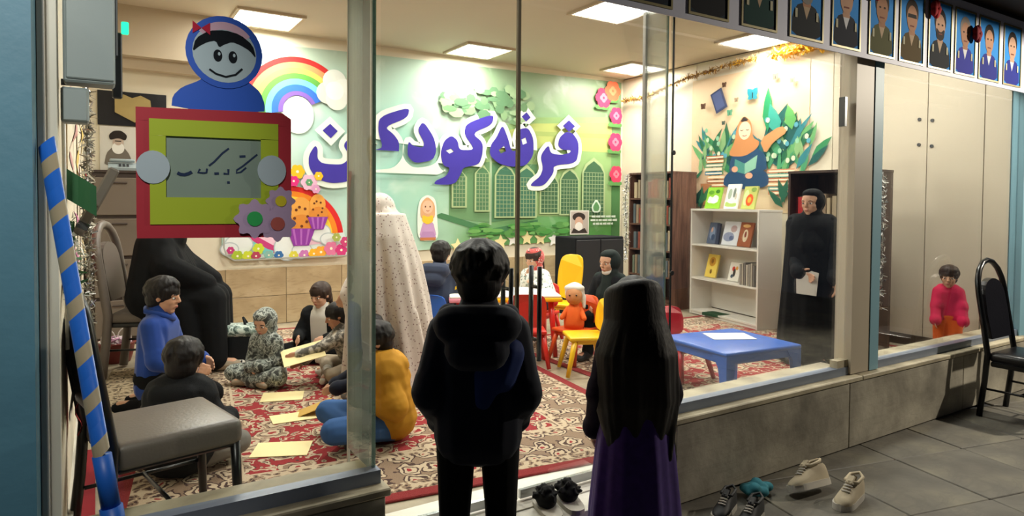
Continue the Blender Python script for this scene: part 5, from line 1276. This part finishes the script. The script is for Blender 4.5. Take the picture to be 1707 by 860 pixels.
        if style == 'long':
            S = s.S; nb = s.nb
            for i in range(23):
                ph = R(-108+i*216/22); c_, s_ = math.cos(ph), math.sin(ph); q = rr.uniform(-.008, .008)
                p0 = s.H(-.42*c_-.03, .40*s_, .22+.1*c_); p1 = s.H(-.44*c_-.06, .44*s_, -.30)
                p2 = nb+V((-.085*S*c_-.01*S+q, .105*S*s_, -.06*S)); p3 = nb+V((-.095*S*c_*.8-.02*S+q, .108*S*s_+q, -.20*S)); p4 = nb+V((-.07*S+q*2, .085*S*s_+q, -.36*S-rr.uniform(0, .05)*S))
                for a_, b_, r0, r1 in ((p0, p1, .03, .03), (p1, p2, .03, .032), (p2, p3, .032, .03), (p3, p4, .03, .012)): b.cap(a_, b_, r0*S, r1*S, None, 8)
            for i in range(5): b.cap(nb+V((-.06*S, -.09*S+rr.uniform(-.02, .02), -.3*S)), nb+V((-.04*S, -.12*S-rr.uniform(0, .02), -.40*S-i*.012)), .012*S, .006*S, None, 6)
        blob('hair', b, mat, s.t, .0055 if style != 'long' else vox, 2 if style != 'long' else 3, .5); return s
    def hijab(s, mat, cape=True, under=None, vox=.008):
        b = MB(); S = s.S
        s.hell(b, (-.15, 0, .07), (.47, .43, .50)); s.hell(b, (-.05, 0, .36), (.40, .36, .21)); s.hell(b, (-.06, 0, -.42), (.36, .37, .26))
        b.cap(s.H(-.10, 0, -.45), s.nb+V((0, 0, -.03*S)), .05*S, .07*S)
        if cape:
            b.cap(s.shl+V((0, 0, .015*S)), s.shr+V((0, 0, .015*S)), .048*S, .048*S); b.cap(s.nb+V((0, 0, -.03*S)), s.nb+V((.02*S, 0, -.15*S)), .08*S, .10*S)
            b.cap(s.H(.05, .25, -.55), s.nb+V((.085*S, -.02*S, -.15*S)), .022*S, .02*S); b.cap(s.H(.05, -.2, -.6), s.nb+V((.09*S, .03*S, -.2*S)), .02*S, .018*S)
        blob('headscarf', b, mat, s.t, vox, 3, .5)
        if under:
            b = MB(); s.hell(b, (-.10, 0, .05), (.475, .37, .48)); s.hell(b, (.0, 0, -.38), (.345, .31, .22)); blob('under_scarf', b, under, s.t, vox, 2)
        return s
    def top(s, mat, name='jacket', g=.014, end=.94, low=0, hood=False, vox=.009, hoodup=False, extra=None, puffy=0):
        b = MB(); S = s.S; rr = random.Random(int(S*1000))
        s.torso(b, g, low); s.arms(b, g*.9, end)
        b.cap(s.nb+V((0, 0, -.02*S)), s.nb+s.sp*.03*S, .055*S, .05*S)
        for sh, e, w in ((s.shl, s.el, s.wl), (s.shr, s.er, s.wr)):                     # creases at the elbow and a cuff
            for k in (.8, .95): b.cap(sh.lerp(e, k)+V((.0, 0, .0)), sh.lerp(e, k)+V((.004, .004, 0)), .033*S+g, .032*S+g)
            c = e.lerp(w, end-.03); b.cap(c, c+(w-e).normalized()*.012, .027*S+g, .027*S+g)
        if puffy:
            for k in range(5):
                z = k/4; p = s.pel.lerp(s.nb, .1+.75*z)
                b.cap(p+V((0, -.05*S, 0)), p+V((0, .05*S, 0)), .072*S+g+puffy, .072*S+g+puffy)
        if hood:
            b.cap(s.nb+V((-.075*S, .06*S, -.01*S)), s.nb+V((-.075*S, -.06*S, -.01*S)), .05*S, .05*S); b.cap(s.nb+V((-.09*S, .03*S, -.07*S)), s.nb+V((-.09*S, -.03*S, -.07*S)), .05*S, .05*S)
            b.cap(s.nb+V((-.02*S, .075*S, .005*S)), s.nb+V((.03*S, .05*S, -.02*S)), .03*S, .025*S); b.cap(s.nb+V((-.02*S, -.075*S, .005*S)), s.nb+V((.03*S, -.05*S, -.02*S)), .03*S, .025*S)
        if hoodup:
            s.hell(b, (-.16, 0, .10), (.52, .47, .53)); s.hell(b, (-.12, 0, -.3), (.42, .42, .35)); s.hell(b, (-.02, 0, .42), (.44, .36, .2))
        if extra: extra(b)
        blob(name, b, mat, s.t, vox, 3, .45); return s
    def bottom(s, mat, name='trousers', g=.010, end=.92, vox=.009):
        b = MB(); S = s.S; s.legsp(b, g, end)
        b.cap(s.pel+V((0, .038*S, 0)), s.pel+V((0, -.038*S, 0)), .066*S+g, .066*S+g)
        for h, k, a, d in s.K: c = k.lerp(a, end-.04); b.cap(c, c+(a-k).normalized()*.01, .036*S+g, .036*S+g)
        blob(name, b, mat, s.t, vox, 3, .45); return s
    def feet(s, mat, name='shoe'):
        S = s.S
        for h, k, a, d in s.K:
            d = V(d).normalized(); b = MB()
            b.cap(a-d*.015*S, a+d*.06*S+V((0, 0, -.008*S)), .034*S, .033*S); b.cap(a+d*.05*S+V((0, 0, -.008*S)), a+d*.125*S+V((0, 0, -.012*S)), .033*S, .024*S)
            b.cap(a-d*.02*S, a+V((0, 0, .03*S))-d*.01*S, .03*S, .034*S)
            blob(name, b, mat, s.t, .008, 2)
        return s
    def skirt(s, rings, mat, name='dress', nf=9, amp=.05, seed=1, vox=None):
        rr = random.Random(seed); n = 64; b = MB(); vs = []
        ph = [rr.uniform(0, 6.28) for _ in range(4)]
        for i, (cx, cy, z, rx, ry, k) in enumerate(rings):
            for j in range(n):
                a = 2*math.pi*j/n
                w = 1+amp*k*(math.sin(nf*a+ph[0])+.6*math.sin((nf*2+1)*a+ph[1]+z*2)+.4*math.sin(3*a+ph[2]))
                vs.append((cx+rx*w*math.cos(a), cy+ry*w*math.sin(a), z))
        fs = [(i*n+j, i*n+(j+1) % n, (i+1)*n+(j+1) % n, (i+1)*n+j) for i in range(len(rings)-1) for j in range(n)]
        fs += [tuple(reversed(range(n))), tuple(range((len(rings)-1)*n, len(rings)*n))]
        b.add(vs, fs)
        if vox: return blob(name, b, mat, s.t, vox, 2), b
        fixn(b.build(name, mat, s.t, True)); return s

# ---- outside, backs to the camera
p = Person('dark haired boy in a navy hooded jacket watching from outside the doors', (1.12, 1.99, 0), 58, 1.37, 'stand', 2, hh=.222, face=(0, -3), wl=(.11, .135, .70), wr=(.13, -.13, .70))
p.body().facep().hair('curly', seed=3)
p.top('cloth_navy', g=.020, hood=True, low=-.03)
bp = MB(); S = p.S
bp.cap(p.nb+V((-.04*S, -.035*S, -.12*S)), p.nb+V((-.045*S, -.015*S, -.20*S)), .056*S, .04*S); bp.cap(p.nb+V((-.03*S, -.066*S, -.09*S)), p.nb+V((-.04*S, -.05*S, -.14*S)), .056*S, .054*S)
blob('jacket_panel', bp, 'cloth_navy_blue', p.t, .009, 3)
p.bottom('cloth_black', g=-.006).feet('shoe_black')
MB().rbox((.0, .125, .66), (.05, .03, .16), .012, 2).build('red_lining', 'cloth_red', p.t, True)

p = Person('girl with very long black hair in a purple dress outside the doors', (1.80, 1.93, 0), 66, 1.215, 'stand', 3, face=(6, -8), wl=(.10, .14, .58), wr=(.08, -.13, .58))
p.body().facep().hair('long', seed=5, vox=.007)
p.top('cloth_plum', 'cardigan', g=.018, low=.02)
p.skirt([(.0, 0, .80, .085, .11, .2), (0, 0, .70, .11, .135, .5), (.0, 0, .5, .135, .16, 1), (0, 0, .3, .15, .18, 1.2), (0, 0, .12, .165, .19, 1.3), (0, 0, .06, .165, .19, 1.3)], 'cloth_purple', 'dress', 8, .035, 2)
p.bottom('cloth_black', 'leggings', g=.004).feet('shoe_black')

# ---- woman in the flowered chador
p = Person('woman in a white flowered chador bending over the seated children', (1.74, 4.27, FZ+.0135), 160, 1.37, 'stand', 13, hh=.20, face=(0, -22), wl=(.34, .10, .62), wr=(.34, -.08, .60))
p.body().facep()
b = MB(); S = p.S
p.hell(b, (-.17, 0, .10), (.52, .47, .54)); p.hell(b, (-.06, 0, .40), (.44, .38, .21)); p.hell(b, (-.08, 0, -.44), (.40, .42, .30))
b.cap(p.H(-.1, 0, -.4), p.nb+V((-.02, 0, -.05)), .13, .17)
b.cap(p.shl, p.shr, .10, .10)
n = 72; rr = random.Random(2); vs = []
rings = [(.08, 1.20, .15, .17, .1), (.07, 1.05, .19, .22, .4), (.05, .85, .23, .25, .8), (.03, .6, .26, .27, 1.2), (.01, .3, .28, .29, 1.5), (.0, .06, .30, .31, 1.6), (.0, .012, .30, .31, 1.6)]
for cx, z, rx, ry, k in rings:
    for j in range(n):
        a = 2*math.pi*j/n; w = 1+.075*k*(math.sin(7*a+1)+.6*math.sin(15*a+z*3)+.4*math.sin(3*a+2))
        vs.append((cx+rx*w*math.cos(a), ry*w*math.sin(a), z))
b.add(vs, [(i*n+j, i*n+(j+1) % n, (i+1)*n+(j+1) % n, (i+1)*n+j) for i in range(len(rings)-1) for j in range(n)] + [tuple(reversed(range(n))), tuple(range((len(rings)-1)*n, len(rings)*n))])
for y in (-1, 1): b.cap(p.shl if y > 0 else p.shr, V((.30, y*.10, .66)), .09, .07); b.cap(V((.30, y*.10, .66)), V((.27, y*.12, .35)), .06, .03)
for k in range(6):
    yy = -.22+k*.085; b.cap(p.H(-.3, yy*2.0, -.1), V((-.10+.02*math.sin(k*2), yy*1.15, .55)), .035, .02); b.cap(V((-.10+.02*math.sin(k*2), yy*1.15, .55)), V((-.22, yy*1.2, .05)), .03, .03)
blob('chador', b, 'floral_chador', p.t, .011, 2, .4)

# ---- girl standing in black
p = Person('girl in a long black cloak and headscarf standing at the dark bookcase', (4.91, 3.23, FZ+.009), 205, 1.47, 'stand', 0, hh=.205, face=(-22, -4), wl=(.13, .20, .70), wr=(.17, -.06, .74), dl=(.15, .05, -1), dr=(.2, .9, -.3))
p.body().facep().hijab('cloth_black', under=None)
p.top('cloth_black2', 'cloak_sleeves', g=.03, end=.9)
p.skirt([(-.0, 0, 1.20, .10, .16, .1), (0, 0, 1.10, .135, .195, .3), (0, 0, .9, .15, .20, .8), (0, 0, .6, .165, .215, 1.1), (0, 0, .3, .185, .235, 1.3), (0, 0, .05, .205, .25, 1.4), (0, 0, .02, .205, .25, 1.4)], 'cloth_black', 'cloak', 8, .035, 4)
p.feet('shoe_black')
tag(MB().prism([(-.075, 0), (.07, -.01), (.085, .17), (.03, .185), (0, .165), (-.03, .19), (-.08, .18)], lambda u, v, w: V((.19+w+.03*abs(u), u+.0, v)), .006, 'cloth_white').build('white_cloth', None, None, False, (4.91, 3.23, FZ+.59), R(205)), 'white cloth held in front of the standing girl in black', 'cloth')

# ---- woman in black on the chair
p = Person('woman in a black chador sitting on the taupe chair', (.38, 5.60, FZ+.0135), -18, 1.58, 'chair', 6, hh=.21, seat=.47, wl=(.36, .10, .60), wr=(.36, -.08, .60), face=(-10, -12))
p.body().facep()
b = MB(); S = p.S
p.hell(b, (-.17, 0, .10), (.50, .46, .54)); p.hell(b, (-.06, 0, .40), (.43, .37, .21)); p.hell(b, (-.08, 0, -.44), (.40, .42, .30))
b.cap(p.H(-.1, 0, -.4), p.nb, .12, .17); b.cap(p.shl+V((-.02, .02, -.02)), p.shr+V((-.02, -.02, -.02)), .11, .11)
for y in (-1, 0, 1):
    b.cap(p.nb+V((-.02, y*.14, -.08)), p.pel+V((0, y*.17, .0)), .14, .17); b.cap(p.pel+V((.05, y*.11, .02)), V((.40, y*.12, .54)), .14, .11)
    b.cap(V((.40, y*.12, .54)), V((.43, y*.15, .10)), .11, .09); b.cap(V((.22, y*.16, .5)), V((.27, y*.19, .12)), .10, .08); b.cap(V((.05, y*.19, .5)), V((.05, y*.21, .14)), .10, .08)
for y in (-1, 1): b.cap(p.shl if y > 0 else p.shr, V((.12, y*.26, .80)), .10, .10); b.cap(V((.12, y*.26, .80)), V((.36, y*.12, .66)), .10, .08)
for k in range(7): b.cap(p.nb+V((.08, -.12+k*.04, -.05)), V((.34, -.2+k*.065, .58)), .03, .02)
blob('chador', b, 'cloth_black', p.t, .013, 7, .5)
p.feet('cloth_beige', 'shoe')
MB().rbox((.55, -.10, .045), (.17, .085, .05), .02, 2).build('striped_sock', pm('#c9c4b8'), p.t, True)
sb = MB()
for k in range(4): sb.rbox((.49+k*.04, -.10, .046), (.014, .088, .053), .006, 1)
sb.build('sock_stripes', 'shoe_black', p.t)

# ---- children on the rug
p = Person('boy in a royal blue shirt kneeling in profile beside the woman in black', (.34, 4.52, FZ+.0135), -28, 1.30, 'kneel', 4, hh=.205, face=(0, -6), wl=(.18, .12, .28), wr=(.20, -.10, .28))
p.body().facep().hair('short', seed=7); p.top('cloth_blue', 'shirt', g=.018, low=-.06); p.bottom('cloth_black', g=.016).feet('cloth_black', 'sock')
MB().tube([p.nb+V((.05, .06, .01)), p.nb+V((.085, 0, -.02)), p.nb+V((.05, -.06, .01)), p.nb+V((-.05, -.06, .035)), p.nb+V((-.075, 0, .045)), p.nb+V((-.05, .06, .035))], .017, 8, None, True).build('collar', 'cloth_blue', p.t, True)

p = Person('boy in a black quilted jacket seen from behind, sitting behind the dark chair', (.30, 3.40, FZ+.0135), 62, 1.08, 'cross', 14, hh=.205, face=(6, -14), wl=(.25, .16, .2), wr=(.22, -.16, .2))
p.body().facep().hair('short', seed=9); p.top('cloth_black2', g=.03, hood=True, puffy=.012); p.bottom('cloth_grey', g=.014).feet('cloth_grey', 'sock')

p = Person('toddler in a grey camouflage hooded suit sitting on the rug', (1.04, 4.86, FZ+.0135), 218, .90, 'cross', 10, hh=.17, face=(6, -18), wl=(.16, .03, .14), wr=(.16, -.03, .13), dl=(.5, -.8, -.2), dr=(.5, .8, -.2))
p.body().facep().top('camo_cloth', 'hooded_suit', g=.028, hoodup=True); p.bottom('camo_cloth', g=.024).feet('cloth_beige', 'sock')

p = Person('girl with a ponytail in a black waistcoat and white shirt', (1.56, 5.36, FZ+.0135), 232, 1.12, 'cross', 6, hh=.195, face=(-18, -14), wl=(.22, .10, .2), wr=(.22, -.12, .2))
p.body().facep().hair('pony', 'hair_brown', 11); p.top('cloth_white', 'shirt', g=.012, end=.5)
b = MB(); S = p.S
for y in (-1, 1):
    b.cap(p.pel+V((-.01, y*.075*S, 0)), p.nb+V((0, y*.085*S, -.05*S)), .078*S, .072*S); b.cap(p.pel+V((-.05*S, y*.03*S, 0)), p.nb+V((-.045*S, y*.03*S, -.05*S)), .075*S, .07*S)
    b.cap(p.shl if y > 0 else p.shr, p.el if y > 0 else p.er, .055*S, .05*S); b.cap(p.el if y > 0 else p.er, (p.el.lerp(p.wl, .9) if y > 0 else p.er.lerp(p.wr, .9)), .048*S, .04*S)
blob('waistcoat', b, 'cloth_black2', p.t, .009, 3); p.bottom('cloth_black', 'trousers').feet('cloth_white', 'sock')
MB().rbox(p.pel+V((.085*S, 0, .03)), (.03, .07, .03), .01, 2).build('belt', 'cloth_red', p.t, True)

p = Person('girl in a grey striped shirt leaning over the papers, left of the glass fin', (1.575, 4.63, FZ+.0135), 170, 1.02, 'cross', 20, hh=.18, face=(6, -16), wl=(.40, .10, .22), wr=(.42, -.02, .10), dl=(1, 0, -.2), dr=(1, 0, -.3))
p.body('skin_warm').facep().hair('pony', 'hair_black', 13); p.top('stripe_grey', 'shirt', g=.014, end=.85); p.bottom('cloth_beige').feet('cloth_white', 'sock')

p = Person('child in a dark navy jacket behind the glass fin', (1.53, 3.92, FZ+.0135), 165, 1.02, 'cross', 14, hh=.18, face=(0, -14), wl=(.30, .12, .16), wr=(.30, -.08, .13))
p.body().facep().hair('short', seed=15); p.top('cloth_navy', g=.02, hood=True); p.bottom('cloth_slate').feet('cloth_grey', 'sock')

p = Person('child in a mustard hooded jacket and blue jeans by the doors', (1.36, 3.36, FZ+.0135), 168, 1.15, 'cross', 12, hh=.19, face=(0, -12), wl=(.16, .10, .24), wr=(.16, -.10, .24), legs=[(V((.01, y*.07, .09)), V((.33, y*.17, .12)), V((.20, -y*.03, .05)), V((.4, -y*1, 0))) for y in (1, -1)])
p.body().facep().hair('short', seed=17); p.top('cloth_mustard', g=.036, hood=True, puffy=.01); p.bottom('cloth_jeans', 'jeans', g=.018).feet('shoe_black', 'sock')

# ---- children at the play table
p = Person('child in a dark slate jacket at the pink end of the play table', (2.42, 5.02, FZ+.0135), 40, 1.22, 'chair', 8, hh=.195, seat=.30, face=(8, -8))
p.body().facep().hair('short', seed=19); p.top('cloth_slate', g=.022, hood=True); p.bottom('cloth_navy').feet('shoe_black')
kid_chair('small_chair', 'blue plastic chair under the child in the slate jacket', (2.42, 5.02, FZ+.0135), R(40), 'blue_plastic', .29, .50)
p = Person('girl in a red patterned headscarf and white flowered shirt', (3.50, 5.08, FZ+.009), 205, 1.10, 'chair', 12, hh=.19, seat=.28, face=(-12, -12), wl=(.24, .12, .55), wr=(.16, -.02, .60), dr=(.2, .2, 1))
p.body().facep().hair('pony', 'hair_brown', 21); p.hijab('red_scarf_cloth', cape=False); p.top('floral_shirt', 'shirt', g=.022); p.bottom('cloth_navy').feet('shoe_white')
kid_chair('small_chair', 'red plastic chair under the girl in the red headscarf', (3.50, 5.08, FZ+.009), R(205), 'red_plastic', .27, .50)
p = Person('girl in a white and dark green headscarf sitting right of the yellow chair', (3.70, 4.28, FZ+.009), 206, 1.14, 'chair', 6, hh=.195, seat=.28, face=(-22, -6), wl=(.2, .10, .42), wr=(.2, -.1, .42))
p.body().facep().hijab(mt('cloth_green_black', '#222a28', .85, .15, 6), True, 'cloth_white'); p.top('cloth_black2', 'coat', g=.024); p.bottom('cloth_black').feet('shoe_black')
kid_chair('small_chair', 'red plastic chair under the girl in the dark green headscarf', (3.70, 4.28, FZ+.009), R(206), 'red_plastic', .27, .46)

# ---- toddler at the right end
p = Person('toddler in a red jacket and orange trousers standing behind the right pane', (5.83, 2.62, FZ), 208, .78, 'stand', 0, hh=.165, face=(-8, -4), wl=(.10, .10, .36), wr=(.10, -.09, .36))
p.body().facep().hair('short', 'hair_brown', 23); p.top('cloth_magenta', g=.024, hood=True); p.bottom('cloth_orange', g=.02).feet('shoe_white')

# ---- things on the rug
def sheet(label, loc, rz, w, h, mat='paper_cream', tilt=(0, 0)):
    o = MB().rbox((0, 0, .002), (w, h, .004), .001, 1).build('paper_folder', mat, None, False, loc); o.rotation_euler = (R(tilt[0]), R(tilt[1]), R(rz)); return tag(o, label, 'paper', 'cream papers of the seated children')
sheet('cream paper held up by the girl in the striped shirt', (1.20, 4.60, FZ+.24), -10, .28, .22, 'paper_cream', (18, -12))
sheet('cream paper on the rug in front of the girl in the striped shirt', (1.02, 4.42, FZ+.014), -18, .26, .20, 'paper_cream')
sheet('open cream paper on the rug beside the grey knee', (1.0, 3.96, FZ+.014), -4, .30, .16, 'paper_cream')
sheet('yellowish paper fold standing on the rug near the navy child', (1.10, 3.98, FZ+.045), -20, .22, .14, mt('paper_tan', '#c9a24c', .7, .05, 5), (0, -20))
sheet('cream paper on the rug by the blue jeans', (.80, 3.48, FZ+.014), -24, .28, .20, 'paper_cream')
t = thing('backpack', 'black backpack with a camouflage top beside the woman in black', 'bag', (.98, 5.40, FZ+.0135), R(-20))
blob('bag_body', MB().rbox((0, 0, .14), (.30, .2, .26), .05, 3).ell((.10, 0, .12), (.14, .12, .12)), 'cloth_black2', t, .012, 3)
blob('bag_top', MB().rbox((-.02, 0, .28), (.34, .22, .09), .04, 3).ell((.14, .02, .28), (.09, .10, .05)), 'camo_bag', t, .012, 3)
MB().tube([(0, .05, .31), (-.03, .02, .37), (0, -.05, .31)], .01, 8).build('handle', 'cloth_black2', t, True)
t = thing('paper_star_card', 'yellow star card propped on the play table beside the slate jacket', 'paper', (2.62, 4.88, FZ+.529), R(-35))
MB().prism([(math.sin(i*math.pi/5)*(.07 if i % 2 == 0 else .035), .085+math.cos(i*math.pi/5)*(.07 if i % 2 == 0 else .035)) for i in range(10)], lambda u, v, w: V((u-.05, w-.02, v)), .005, 'yellow_plastic').build('star', None, t)
MB().rbox((.06, 0, .07), (.13, .012, .14), .003, 1, None, Matrix.Rotation(R(8), 3, 'X')).build('card', mt('cardboard', '#b9824c', .8, .1, 9), t)
MB().b2(-.05, .1, -.01, .03, 0, .012).build('card_foot', 'cardboard', t)
flush_blobs()
